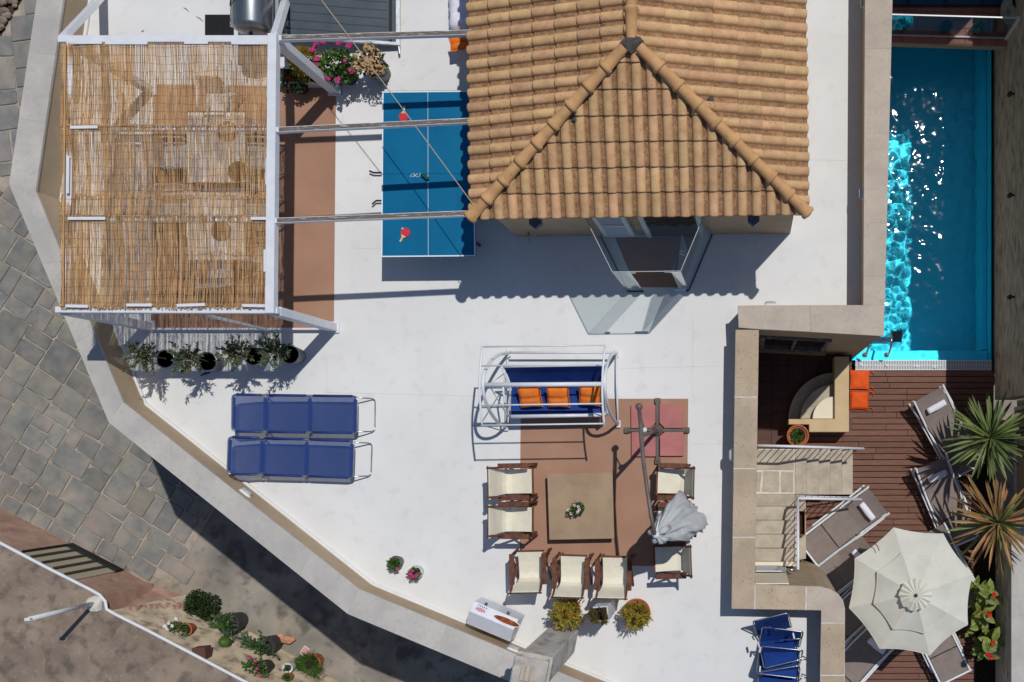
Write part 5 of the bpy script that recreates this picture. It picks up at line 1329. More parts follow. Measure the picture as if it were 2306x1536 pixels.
# low square table, lounge chairs
lt = thing('low_table', 'low square taupe table in the middle of the lounge chairs', 'table', P(1307, 1140, 0))
zq = .27; qs_ = [P(1232, 1067, zq), P(1379, 1064, zq), P(1383, 1213, zq), P(1237, 1216, zq)]
MB().prism([p.xy for p in qs_], zq - .045, zq).build('tabletop', 'table_taupe', lt, bevel=.006)
cc = sum(qs_, Vector()) / 4
for p in qs_: q = p.lerp(cc, .12); MB().box((q.x, q.y, .112), (.09, .09, .223)).build('leg', 'table_taupe', lt, bevel=.004)
fp = thing('table_flowerpot', 'little dark pot of red and white flowers on the low table', 'plant', P(1302, 1145, zq))
b = P(1306, 1143, zq); pot(fp, b, .075, .1, .13, 'pot_black', rim=False)
m = MB(); foliage_ball(m, b + Vector((-.03, 0, .16)), .11, .1, .06, 150, .045, .03, up=.4); foliage_ball(m, b + Vector((-.13, -.09, .1)), .06, .05, .04, 50, .045, .03); m.build('foliage', 'leaf_green', fp)
m = MB(); m2 = MB()
for x, y_ in ((.01, .03), (-.05, .05), (.0, -.06), (-.12, -.09), (-.17, -.03), (.03, -.02)):
    p = b + Vector((x, y_, .23 if x > -.1 else .16)); rosette(m, p, .034, 5); rosette(m2, p + zv * .012, .014, 5)
m.build('flowers', 'flower_white', fp); m2.build('flower_centres', 'flower_red', fp)

def lounge_chair():
    t = thing('lounge_chair', '', 'chair', (0, 0, 0), 'cream sling chairs round the low table')
    pf = []
    path = [(.30, .42, .215), (.10, .36, .215), (-.12, .315, .215), (-.22, .33, .217), (-.28, .42, .222), (-.325, .56, .232), (-.365, .72, .262), (-.40, .84, .292), (-.42, .87, .292), (-.44, .84, .29)]
    pts = []
    for i in range(len(path) - 1):
        for k_ in range(3): f_ = k_ / 3; pts.append(tuple(lerp(a, b, f_) for a, b in zip(path[i], path[i + 1])))
    pts.append(path[-1])
    for i, (y_, z_, hw) in enumerate(pts):
        a = pts[max(i - 1, 0)]; b = pts[min(i + 1, len(pts) - 1)]; d = Vector((0, b[0] - a[0], b[1] - a[1])).normalized(); nn_ = Vector((0, -d.z, d.y))
        if nn_.z < 0 and i < 20: nn_ = -nn_
        pf.append(((0, y_, z_), (hw, 0, 0), Vector((0, d.z, -d.y)) if True else nn_))
    MB().strip(pf, .007).build('sling', 'sling_cream', t, smooth=False)
    for s_ in (-1, 1):
        x = s_ * .265
        MB().beam((s_ * .28, -.31, .605), (s_ * .28, .28, .605), .088, .028).build('armrest', 'teak', t, bevel=.008)
        MB().beam((s_ * .252, -.44, .88), (s_ * .252, .30, .02), .035, .03, up=(0, 1, 0)).build('back_leg', 'teak', t, bevel=.004)
        MB().beam((s_ * .288, -.30, .02), (s_ * .288, .27, .59), .035, .03, up=(0, 1, 0)).build('front_leg', 'teak', t, bevel=.004)
        MB().beam((s_ * .30, .24, .59), (s_ * .30, .31, .05), .035, .035, up=(0, 1, 0)).build('arm_support', 'teak', t, bevel=.004)
    MB().beam((-.25, .31, .415), (.25, .31, .415), .035, .03).build('front_rail', 'teak', t, bevel=.004)
    MB().beam((-.25, -.24, .27), (.25, -.24, .27), .035, .03).build('seat_rail', 'teak', t, bevel=.004)
    MB().beam((-.28, .22, .08), (.28, .22, .08), .03, .03).build('stretcher', 'teak', t, bevel=.004)
    MB().tube([(-.29, -.425, .865), (.29, -.425, .865)], .012, 8).build('back_rod', 'teak', t, smooth=True)
    return t
lc = lounge_chair()
chairs = [((1189, 1280), .02, 'cream sling chair at the left end of the row by the chimney side'), ((1285, 1290), -.03, 'cream sling chair in the middle of the row by the chimney side'), ((1381, 1293), -.02, 'cream sling chair at the right end of the row by the chimney side'),
          ((1158, 1085), -PI / 2 + .02, 'cream sling chair left of the low table, nearer the swing'), ((1158, 1172), -PI / 2, 'cream sling chair left of the low table, farther from the swing'),
          ((1514, 1085), PI / 2 - .03, 'cream sling chair right of the low table beside the red parasol slabs'), ((1516, 1172), PI / 2 + .05, 'cream sling chair half under the folded white parasol'), ((1508, 1262), PI / 2 + .03, 'cream sling chair right of the low table, farthest from the swing')]
for i, (s_, a_, l_) in enumerate(chairs):
    o = lc if i == 0 else dup(lc)
    o.location = P(*s_, .6) - Vector((0, 0, .6)); o.rotation_euler = (0, 0, a_); o.scale = (.95, .87, 1); o['label'] = l_

# cantilever parasol, folded
cp = thing('cantilever_parasol', 'folded white cantilever parasol with bronze arm and cross base', 'parasol', P(1481, 969, 0))
bc_ = P(1481, 969, 0)
for dx, dy, ln in ((1, 0, .50), (-1, 0, .52), (0, 1, .50), (0, -1, .53)):
    d = Vector((dx, dy, 0)); MB().beam(bc_ + d * .06 + zv * .05, bc_ + d * ln + zv * .05, .055, .05).build('base_arm', 'bronze_paint', cp, bevel=.006)
    MB().box(bc_ + d * ln + zv * .03, (.10, .10, .06)).build('base_foot', 'bronze_paint', cp, bevel=.01)
MB().lathe([(.1, 0), (.1, .1), (.06, .14), (.045, .2)], bc_, 12).build('socket', 'bronze_paint', cp)
mtop = P(1444, 981, 2.0); MB().tube([bc_ + zv * .1, bc_.lerp(mtop, .5), mtop], [.034, .034, .03], 12).build('mast', 'bronze_paint', cp, smooth=True)
arm = [P(1439, 916, 1.80), P(1443, 955, 1.92), P(1444, 985, 2.02), P(1449, 1040, 2.17), P(1457, 1100, 2.30), P(1466, 1160, 2.38), P(1475, 1205, 2.42)]
MB().tube(arm, [.032, .034, .036, .03, .03, .03, .028], 12).build('arm', 'bronze_paint', cp, smooth=True)
MB().lathe([(.03, -.05), (.055, -.03), (.055, .03), (.03, .05)], arm[0], 14).build('arm_end', 'bronze_paint', cp, smooth=True)
MB().tube([P(1441, 930, 1.84), P(1451, 966, 1.72), P(1463, 973, 1.2)], .013, 8).build('strut', 'bronze_paint', cp, smooth=True)
MB().lathe([(.02, -.04), (.045, -.02), (.045, .03), (.02, .05)], P(1451, 968, 1.7), 10).build('crank', 'pot_white', cp, smooth=True)
hub = P(1477, 1205, 2.38); tail = P(1553, 1166, .95)
MB().lathe([(.03, -.12), (.05, -.08), (.055, .0), (.03, .05)], hub, 12).build('hub', 'white_metal', cp, smooth=True)
axd = (tail - hub).normalized(); xx = axd.cross(zv).normalized(); yy = axd.cross(xx); vs = []; fs = []; nr, na = 16, 48; RC = random.Random(6)
for i in range(nr + 1):
    t = i / nr; r_ = .05 + .23 * math.sin(min(1, t * 1.15) * PI * .62) ** .9 + (.05 * t); cpt = hub.lerp(tail, t) + Vector((.05 * math.sin(t * 3), .10 * math.sin(t * PI), 0))
    for j in range(na):
        a_ = 2 * PI * j / na; w_ = 1 + .12 * math.sin(a_ * 7 + t * 5 + 2 * math.sin(t * 6)) + .20 * math.sin(a_ * 3 + 1 + t * 4) + .10 * math.sin(a_ * 13 + t * 9) + .05 * math.sin(a_ * 21 - t * 14)
        vs.append(cpt + xx * (r_ * w_ * math.cos(a_)) + yy * (r_ * w_ * math.sin(a_) * .7))
for i in range(nr):
    for j in range(na): fs.append((i * na + j, i * na + (j + 1) % na, (i + 1) * na + (j + 1) % na, (i + 1) * na + j))
MB().add(vs, fs).build('canopy', 'parasol_white', cp, smooth=True)
for a_ in (-.25, .4, 1.0, -.9, 2.2, 3.0):
    d = (xx * math.cos(a_ * 2.1) + yy * math.sin(a_ * 2.1)); s0_ = hub + axd * .02
    MB().tube([s0_ + d * .03, s0_ + d * .12 + axd * .05, s0_ + d * .16 + axd * .22], [.015, .042, .02], 8).build('canopy_fold', 'parasol_white', cp, smooth=True)
for i in range(2):
    d = (xx * (-.9 + i * .5) + yy * -.5); MB().tube([hub + d * .06, hub + d * .25 + Vector((0, 0, -.25))], .012, 6).build('rib', 'white_metal', cp, smooth=True)
for i, (x0_, y0_, x1_, y1_) in enumerate(((1421, 912, 1476, 964), (1485, 911, 1538, 964), (1422, 973, 1477, 1028), (1486, 972, 1539, 1027))):
    z_ = .065; q = px_poly([(x0_, y0_), (x1_, y0_), (x1_, y1_), (x0_, y1_)], z_)
    c_ = px_poly([((x0_ + x1_) / 2, (y0_ + y1_) / 2)], z_)[0]; k_ = [3, 2, 1, 0][i] if False else {0: 2, 1: 3, 2: 1, 3: 0}[i]
    # the corner at the socket is cut off
    poly = []
    for j, p in enumerate(q):
        if (i, j) in ((0, 2), (1, 3), (2, 1), (3, 0)):
            a, b = q[j - 1], q[(j + 1) % 4]; poly += [p + (a - p).normalized() * .09, p + (b - p).normalized() * .09]
        else: poly.append(p)
    o = MB().prism(poly, .006, z_).build('paving_slab', 'rose_slab', None, bevel=.005)
    tag(o, ('rose coloured slab weighing the parasol base, corner by the swing', 'rose coloured slab weighing the parasol base, corner by the house', 'rose coloured slab weighing the parasol base, corner by the low table', 'rose coloured slab weighing the parasol base, corner by the stairwell')[i], 'slab', 'rose slabs on the parasol base')

# small pots on the open floor
for i, (x, y_, lab) in enumerate(((896, 1266, 'small grey pot of green petunias on the open white floor'), (941, 1287, 'small pot of magenta petunias on the open white floor'))):
    t, b = plant('petunia_pot', lab, x + 3, y_ - 2, .17, .115, 'pot_grey' if i == 0 else 'pot_white'); m = MB()
    foliage_ball(m, b + Vector((-.03, -.03, .19)), .10, .09, .05, 150, .05, .04, up=.4); m.build('foliage', 'leaf_green', t); m = MB()
    for k_ in range(4 if i else 1):
        rosette(m, b + Vector((R.uniform(-.1, .06), R.uniform(-.12, .06), .25)), .036, 6)
        rosette(m, b + Vector((R.uniform(-.1, .06), R.uniform(-.12, .06), .25)), .036, 6) if i else None
    m.build('flowers', 'flower_pink', t)

# metal cabinet with a rusty oval
mc = thing('metal_cabinet', 'white sheet metal cabinet with rust stained oval beside the parapet', 'cabinet', P(1100, 1390, 0))
a, b = P(1067, 1354, .62), P(1167, 1396, .62); d = (b - a).normalized(); sd = Vector((d.y, -d.x, 0))
lng = (b - a).length
def mcp(t, s_, z_): q = Vector((a.x, a.y, 0)) + Vector((d.x, d.y, 0)) * t + sd * s_; return Vector((q.x, q.y, z_))
prof = [(0, .10), (0, .60), (.17, .66), (.42, .50), (.44, .12)]
vs = [mcp(0, s_, z_) for s_, z_ in prof] + [mcp(lng, s_, z_) for s_, z_ in prof]
MB().add(vs, [(0, 1, 2, 3, 4), (9, 8, 7, 6, 5)] + [(i, 5 + i, 5 + (i + 1) % 5, (i + 1) % 5) for i in range(5)]).build('case', 'white_paint', mc, bevel=.006)
def on_top(t, s_, e=.003): return mcp(t, s_, lerp(.60, .66, s_ / .17) + e)
def oval_sheet(t0, s0_, rt, rs, e, nm, m_, wob=0):
    pts = [on_top(t0 + rt * math.cos(2 * PI * i / 26) * (1 + wob * math.sin(i * 2.1)), s0_ + rs * math.sin(2 * PI * i / 26) * (1 + wob * math.cos(i * 1.7)), e) for i in range(26)]
    MB().add(pts, [tuple(range(26))]).build(nm, m_, mc)
oval_sheet(.62, .085, .25, .055, .009, 'oval_rim', 'white_metal'); oval_sheet(.63, .085, .225, .043, .0125, 'rust_stain', 'rust', .03)
oval_sheet(.16, .085, .09, .03, .009, 'oval_badge', 'red_print')
for i in range(5): MB().add([on_top(.09 + i * .035, .018 + .0, .009), on_top(.108 + i * .035, .018, .009), on_top(.108 + i * .035, .04, .009), on_top(.09 + i * .035, .04, .009)], [(0, 1, 2, 3)]).build('print_mark', 'blue_print', mc)
for t_ in (.2, lng - .2):
    MB().box(mcp(t_, -.03, .585), (.05, .05, .04), math.atan2(d.y, d.x)).build('hinge', 'steel', mc, bevel=.004)
    for s_ in (.05, .38): MB().box(mcp(t_, s_, .05), (.05, .05, .10)).build('foot', 'dark_metal', mc)

# chimney
ch = thing('chimney', 'weathered grey plaster chimney rising beside the parapet', 'chimney', P(1275, 1430, 0))
c0, c1 = P(1243.6, 1404.6), P(1303.7, 1416); d = (c1 - c0).normalized(); sd = Vector((d.y, -d.x, 0)); ln = (c1 - c0).length; dp_ = .42
def chq(e, z0, z1):
    q = [c0 - d * e - sd * e, c1 + d * e - sd * e, c1 + d * e + sd * (dp_ + e), c0 - d * e + sd * (dp_ + e)]; return [p.xy for p in q], z0, z1
MB().prism(*chq(0, 0, 2.45)).build('shaft', 'chimney_plaster', ch, bevel=.015)
MB().prism(*chq(.03, 2.45, 2.55)).build('collar', 'chimney_plaster', ch, bevel=.015)
for f0_, f1_ in ((0, .12), (.88, 1)):
    a_, b_ = c0.lerp(c1, f0_), c0.lerp(c1, f1_); MB().prism([a_.xy, b_.xy, (b_ + sd * dp_).xy, (a_ + sd * dp_).xy], 2.55, 2.75).build('cheek', 'chimney_plaster', ch, bevel=.01)
MB().prism(*chq(-.05, 2.55, 2.60)).build('flue', 'soil', ch)
MB().prism(*chq(.02, 2.75, 2.82)).build('cap', 'chimney_plaster', ch, bevel=.02)
for i in range(3):
    q = c0.lerp(c1, .30 + i * .16) + sd * .2; MB().box((q.x, q.y, 2.835), (.05, .22, .03), math.atan2(d.y, d.x)).build('cap_slat', 'coping_beige', ch, bevel=.006)

# three shrubs in pots near the chimney
def conifer(root, c_, rx, hgt, n, m_, tilt=Vector((0, 0, 1))):
    m = MB(); cl = []
    for i in range(max(14, n // 34)):
        hh = R.random(); rr = rx * math.sin(PI * (.25 + .7 * hh)) * R.uniform(.55, 1.15); a_ = R.uniform(0, 6.28); cl.append((hh, rr, a_))
    for i in range(n):
        hh, rr, a_ = R.choice(cl); hh += R.gauss(0, .06); rr *= R.uniform(.55, 1.1); a_ += R.gauss(0, .22)
        p = Vector(c_) + Vector((rr * math.cos(a_), rr * math.sin(a_), hgt * hh)); m.leaf(p, Vector((math.cos(a_) * .8, math.sin(a_) * .8, .7)) + rdir() * .45, rdir(), R.uniform(.05, .10), R.uniform(.018, .034))
    return m.build('foliage', m_, root)
t, b = plant('golden_conifer', 'golden conifer in terracotta pot behind the middle sling chair', 1290, 1367, .26, .16, 'terracotta', rim=True); conifer(t, b + zv * .26, .24, .62, 1500, 'leaf_gold')
t, b = plant('golden_conifer', 'golden conifer in the wide terracotta pot right of the white planter', 1437, 1374, .24, .22, 'terracotta', rim=True); conifer(t, b + zv * .22, .21, .60, 1300, 'leaf_gold', )
t = thing('square_planter', 'tall white square planter with small bronze shrub', 'plant', P(1372, 1366, 0)); b = P(1371, 1362, 0)
m = MB(); vs = []
for z_, r_ in ((0, .115), (1.0, .125), (1.0, .105), (.94, .103)):
    for k_ in range(4): a_ = PI / 4 + k_ * PI / 2 + .1; vs.append(b + Vector((r_ * 1.414 * math.cos(a_), r_ * 1.414 * math.sin(a_), z_)))
fs = [(i * 4 + j, i * 4 + (j + 1) % 4, i * 4 + 4 + (j + 1) % 4, i * 4 + 4 + j) for i in range(3) for j in range(4)]
m.add(vs, fs).build('pot', 'pot_white', t, bevel=.006); MB().box(b + zv * .93, (.2, .2, .03), .1).build('soil', 'soil', t)
conifer(t, b + Vector((-.02, -.03, .95)), .125, .24, 420, 'leaf_bronze')

# folded blue sun chairs by the stair wall
def folded(label, px, py, rz_, w_, lean, hgt, loop):
    t = thing('folded_sun_chair', label, 'chair', (0, 0, 0), 'folded blue sun chairs against the wall')
    hw = w_ / 2
    for k_, (yo, ln_) in enumerate(((0, 1), (-.13, -1))):
        y0_, y1_ = yo, yo + lean * ln_ * .55; z0, z1 = .05 + .02 * k_, hgt - .06 * k_
        dv = Vector((0, y1_ - y0_, z1 - z0)).normalized(); nn_ = Vector((0, dv.z, -dv.y)); pf = []
        for i in range(7):
            f_ = i / 6; pf.append((Vector((0, lerp(y0_, y1_, f_), lerp(z0, z1, f_))) + nn_ * (.02 * math.sin(PI * f_)), (hw - .02, 0, 0), nn_))
        MB().strip(pf, .01).build('sling', 'blue_cloth', t)
        MB().tube(rrect([(-hw, y0_, z0), (-hw, y1_, z1), (hw, y1_, z1), (hw, y0_, z0)], .05), .0125, 8).build('frame', 'steel', t, smooth=True)
    MB().tube(rrect([(hw * .2, -.1, .10), (hw + .12, -.16, .12), (hw + .12, -.16, hgt * .7), (hw * .2, -.1, hgt * .72)], .06), .0115, 8).build('leg', 'steel', t, smooth=True)
    for s_ in (-1, 1): MB().box((s_ * hw, -.06, hgt * .9), (.03, .1, .05)).build('hinge', 'pot_white', t, bevel=.008)
    if loop: MB().tube([(-.12, .1, hgt), (-.13, .16, hgt + .02), (-.06, .2, hgt + .03), (.02, .14, hgt), (.04, .08, hgt - .03)], .014, 6).build('strap', 'blue_cloth', t, smooth=True)
    t.location = P(px, py, 0); t.rotation_euler = (0, 0, rz_); return t
folded('folded blue sun chair with carrying strap nearest the stairwell wall', 1744, 1420, .24, .6, .62, .62, True)
folded('folded blue sun chair with bent wire arm, second from the stairwell wall', 1756, 1449, -.12, .68, .6, .5, False)
folded('folded blue sun chair third from the stairwell wall, in the nearer pair', 1756, 1490, -.10, .68, .6, .52, False)
folded('folded blue sun chair farthest from the stairwell wall at the frame edge', 1760, 1528, .17, .66, .5, .5, False)

# dry twigs blown onto the floor by the water heater
for i, (x0_, y0_, x1_, y1_, lab) in enumerate(((413, 17, 425, 26, 'dry twig on the white floor, the one farthest from the silver tank'), (442, 37, 457, 48, 'dry twig on the white floor next to the black mat'), (318, 72, 324, 68, 'short dry twig on the white floor by the pergola beam'))):
    a, b = P(x0_, y0_, .008), P(x1_, y1_, .008); tag(MB().tube([a, a.lerp(b, .5) + Vector((.01, .006, .003)), b], [.004, .006, .003], 5).build('twig', 'bark'), lab, 'twig', 'twigs by the water heater')
# ------------------------------------------------------------------ things on the pool deck
for i, (x, y_) in enumerate(((1936, 855), (1935, 901))):
    c_ = P(x, y_, ZD + .05); t = cushion('seat_pad', ('tufted orange seat pad on the deck nearer the pool', 'tufted orange seat pad on the deck nearer the stairs')[i], c_, .38, .38, .09, -.02, 0, 'orange_deep', 'orange seat pads on the deck', dimples=True)
    for dy in (-.17, .16):
        a = c_ + Vector((.18, dy, .0)); MB().tube([a, a + Vector((.08, .02, .0)), a + Vector((.12, -.04, -.02)), a + Vector((.1, -.09, -.03))], .008, 5).build('tie', 'orange_deep', t, smooth=True)
def lounger():
    t = thing('sun_lounger', '', 'sun lounger', (0, 0, 0), 'white framed sun loungers on the deck')
    hw = .33; z0 = .33
    # y runs from the foot end (-) to the head end (+); the backrest is raised
    secs = [(-.90, z0, -.38, z0 + .0), (-.365, z0, .22, z0), (.235, z0, .80, z0 + .26)]
    MB().strip([((0, lerp(-.90, -.38, k_ / 5), z0 - .012 * math.sin(PI * k_ / 5)), (hw - .035, 0, 0), (0, 0, 1)) for k_ in range(6)], .012).build('foot_sling', 'lounger_mesh', t)
    MB().strip([((0, lerp(-.36, .22, k_ / 5), z0 - .012 * math.sin(PI * k_ / 5)), (hw - .035, 0, 0), (0, 0, 1)) for k_ in range(6)], .012).build('seat_sling', 'lounger_mesh', t)
    bd = Vector((0, .60, .22)).normalized(); bn_ = Vector((0, -bd.z, bd.y))
    MB().strip([(Vector((0, .222, z0)) + bd * (.64 * k_ / 5) - bn_ * .012 * math.sin(PI * k_ / 5), (hw - .035, 0, 0), bn_) for k_ in range(6)], .012).build('back_sling', 'lounger_mesh', t)
    for s_ in (-1, 1):
        x = s_ * hw
        MB().beam((x, -.93, z0), (x, .24, z0), .042, .05).build('side_rail', 'white_metal', t, bevel=.008)
        MB().beam((x, .22, z0), (x, .22 + bd.y * .66, z0 + bd.z * .66), .042, .045).build('back_rail', 'white_metal', t, bevel=.008)
        MB().beam((s_ * (hw + .05), -.5, z0 - .06), (s_ * (hw + .05), .78, z0 - .06), .035, .045).build('lower_rail', 'white_metal', t, bevel=.006)
        MB().beam((s_ * (hw + .05), -.5, z0 - .05), (s_ * (hw + .02), -.72, 0), .035, .04).build('leg', 'white_metal', t, bevel=.006)
        MB().beam((s_ * (hw + .05), .5, z0 - .05), (s_ * (hw + .03), .82, 0), .035, .04).build('leg', 'white_metal', t, bevel=.006)
        MB().beam((s_ * (hw + .05), .74, z0 - .06), (s_ * (hw + .01), .84, z0 + .2), .03, .04).build('back_prop', 'white_metal', t, bevel=.006)
    MB().beam((-hw - .03, -.93, z0 - .005), (hw + .03, -.93, z0 - .005), .04, .035).build('foot_bar', 'white_metal', t, bevel=.006)
    return t
lgp = lounger()
# (head px, foot px, label)
LG = [((1976, 1127), (1830, 1238), 'sun lounger between the stairs and the cream parasol'), ((1960, 1232), (1812, 1345), 'sun lounger half under the parasol, next to the one by the stairs'),
      ((1992, 1425), (1868, 1560), 'sun lounger under the lower left of the parasol'), ((2090, 888), (2182, 1060), 'sun lounger under the green yucca'),
      ((2096, 1042), (2170, 1225), 'sun lounger in front of the orange tipped yucca'), ((2092, 1195), (2178, 1365), 'sun lounger almost hidden under the top of the parasol'), ((2068, 1352), (2150, 1522), 'sun lounger reaching out of the lower right of the parasol'),
      ((1985, 1322), (1850, 1445), 'sun lounger mostly hidden under the left of the parasol')]
twl = thing('rolled_towel', '', 'towel', (0, 0, 0), 'rolled white towels on the loungers')
m = MB(); vs = []; nn = 18
for i in range(9):
    x = lerp(-.2, .2, i / 8); r_ = .07 * (1 - .12 * abs(i - 4) / 4)
    for j in range(nn): a_ = 2 * PI * j / nn; w_ = 1 + .05 * math.sin(a_ * 3 + i); vs.append((x, r_ * w_ * math.cos(a_), r_ * w_ * math.sin(a_) * .7))
m.add(vs, [(i * nn + j, i * nn + (j + 1) % nn, (i + 1) * nn + (j + 1) % nn, (i + 1) * nn + j) for i in range(8) for j in range(nn)] + [tuple(range(nn))[::-1], tuple(range(8 * nn, 9 * nn))])
m.build('cloth', 'towel', twl, smooth=True)
for i, (h_, f_, l_) in enumerate(LG):
    hd, ft = P(*h_, ZD + .45), P(*f_, ZD + .33); d = (hd - ft).xy; ang = math.atan2(d.y, d.x) - PI / 2
    o = lgp if i == 0 else dup(lgp)
    mid = hd.xy - d.normalized() * .82
    if i > 2 and i < 7: mid = hd.xy - d.normalized() * .82
    o.location = (mid.x, mid.y, ZD); o.rotation_euler = (0, 0, ang); o['label'] = l_
    if i in (0, 1, 2, 3, 4, 5):
        q = mid + d.normalized() * .52; s_ = Vector((d.y, -d.x)).normalized() * (0.04 if i in (0, 1, 2) else .02)
        tw = twl if i == 0 else dup(twl)
        tw.location = (q.x + s_.x, q.y + s_.y, ZD + .33 + .11 + .065); tw.rotation_euler = (0, 0, ang + (.0, .1, .05, .0, .05, 0)[i]); 
        tw['label'] = 'rolled white towel on the ' + ('lounger beside the stairs', 'second lounger beside the stairs', 'lounger at the lower left of the parasol', 'lounger under the green yucca', 'lounger in front of the orange tipped yucca', 'lounger hidden under the top of the parasol')[i]
# cream parasol
zrim, ztop = -1.55, -1.12
verts_px = [(2013, 1188), (2124, 1202), (2191, 1293), (2179.5, 1406.6), (2094, 1476), (1981, 1461), (1912, 1369), (1925, 1257.5)]
rv = [P(*p, zrim) for p in verts_px]; cen = sum(rv, Vector()) / 8
ub = thing('deck_parasol', 'open cream octagonal parasol with vented top over the loungers', 'parasol', Vector((cen.x, cen.y, ZD)))
top_ = Vector((cen.x, cen.y, ztop))
def ring(f_, dz): return [top_.lerp(p, f_) + zv * dz for p in rv]
def gore(a0, a1, b0, b1, sag_, n=6, k_=6):
    vs = []; fs = []
    for i in range(n + 1):
        t = i / n
        for j in range(k_ + 1):
            s_ = j / k_; p = a0.lerp(b0, t).lerp(a1.lerp(b1, t), s_); w_ = 4 * s_ * (1 - s_)
            vs.append(p - zv * (sag_ * w_ * (t * .8 + .2)) + (cen - p) * (.035 * w_ if t > .99 else 0) + zv * R.uniform(-.0015, .0015))
    for i in range(n):
        for j in range(k_): q = i * (k_ + 1) + j; fs.append((q, q + 1, q + k_ + 2, q + k_ + 1))
    return vs, fs
low_i, low_o = ring(.57, -.03), ring(1.0, 0); up_i, up_o = ring(.02, .03), ring(.63, .045); cap_o = ring(.245, .075)
for k_ in range(8):
    k2 = (k_ + 1) % 8
    MB().add(*gore(low_i[k_], low_i[k2], low_o[k_], low_o[k2], .045)).build('lower_gore', 'parasol_cream', ub, smooth=True)
    MB().add(*gore(up_i[k_], up_i[k2], up_o[k_], up_o[k2], .03)).build('upper_gore', 'parasol_cream', ub, smooth=True)
    for o0, o1, sg in ((low_o[k_], low_o[k2], .045), (up_o[k_], up_o[k2], .03)):
        pts = []
        for j in range(9):
            s_ = j / 8; p = o0.lerp(o1, s_); w_ = 4 * s_ * (1 - s_); pts.append(p - zv * sg * w_ + (cen - p) * .035 * w_)
        MB().tube(pts, .006, 5).build('hem', 'parasol_cream', ub, smooth=True)
    MB().tube([top_ - zv * .06, rv[k_] - zv * .05], .009, 6).build('rib', 'dark_metal', ub)
vs = [top_ + zv * .10]; fs = []
for j in range(32):
    a_ = 2 * PI * j / 32; r_ = .29 * (1 + .06 * math.sin(j * 1.7) + .05 * (-1) ** j); vs.append(top_ + Vector((r_ * .5 * math.cos(a_), r_ * .5 * math.sin(a_), .09 + .012 * (-1) ** j)))
for j in range(32):
    a_ = 2 * PI * j / 32; r_ = .29 * (1 + .05 * math.sin(j * 1.7) + .03 * (-1) ** j); vs.append(top_ + Vector((r_ * math.cos(a_), r_ * math.sin(a_), .035 + .02 * (-1) ** j)))
for j in range(32): fs += [(0, 1 + j, 1 + (j + 1) % 32), (1 + j, 33 + j, 33 + (j + 1) % 32, 1 + (j + 1) % 32)]
MB().add(vs, fs).build('vent_cap', 'parasol_cream', ub)
MB().lathe([(.03, .09), (.035, .11), (.028, .14), (.01, .155)], top_, 12).build('finial', 'brown_box', ub, smooth=True)
MB().tube([top_, Vector((cen.x, cen.y, ZD + .02))], .025, 10).build('pole', 'white_metal', ub, smooth=True)
MB().lathe([(.26, 0), (.26, .05), (.06, .09), (.05, .3)], Vector((cen.x, cen.y, ZD)), 20).build('base', 'pot_grey', ub)
MB().tube([P(1968, 1222, zrim + .12), P(1977, 1231, zrim + .15), P(1980, 1241, zrim + .16)], .008, 6).build('tie_strap', 'dark_metal', ub)

# yuccas
def yleaf(name):
    m = MB(); n = 6; vs = []; fs = []
    for i in range(n + 1):
        t = i / n; w_ = .5 * (.55 + .9 * t) * (1 - t) ** .55 if t < 1 else 0; z_ = -.16 * t * t
        vs += [(-w_ * .1, t, z_ + .018 * (1 - t)), (0, t, z_ - .006), (w_ * .1, t, z_ + .018 * (1 - t))]
    for i in range(n):
        for j in range(2): q = i * 3 + j; fs.append((q, q + 1, q + 4, q + 3))
    me = bpy.data.meshes.new(name); me.from_pydata(vs, [], fs); return me
def yucca(label, px, py, zt_, n, ln, mats, seed):
    rr = random.Random(seed); c_ = P(px, py, zt_); t = thing('yucca', label, 'plant', Vector((c_.x, c_.y, ZD)))
    MB().tube([Vector((c_.x, c_.y, ZD)), Vector((c_.x + .03, c_.y, (ZD + zt_) / 2)), c_], [.09, .075, .06], 10).build('trunk', 'bark', t)
    ms_ = []
    for mm_ in mats: me = yleaf('leaf'); me.materials.append(MATS[mm_]); ms_.append(me)
    for i in range(n):
        az = i * 2.39996 + rr.uniform(-.2, .2); f_ = i / n; el = lerp(1.35, -.45, f_ ** .75) + rr.uniform(-.12, .12); L_ = ln * rr.uniform(.8, 1.1) * (.55 + .45 * min(1, f_ * 2.2))
        M = Matrix.Translation(c_ + Vector((0, 0, .05 - .30 * f_))) @ Matrix.Rotation(az, 4, 'Z') @ Matrix.Rotation(el, 4, 'X') @ Matrix.Rotation(rr.uniform(-.5, .5), 4, 'Y') @ Matrix.Diagonal((L_ * rr.uniform(.75, 1.0), L_, L_ * rr.uniform(.5, 1.4), 1))
        k_ = 0
        if len(ms_) > 1: k_ = 1 if rr.random() < (.85 if f_ > .2 else .4) else 0
        inst(ms_[k_], 'leaf', M, t)
yucca('green spiky yucca beside the framed door', 2230, 985, -1.75, 130, .9, ['yucca_green'], 1)
yucca('orange tipped dry yucca above the parasol', 2248, 1175, -1.7, 92, 1.0, ['yucca_green', 'yucca_dry'], 2)
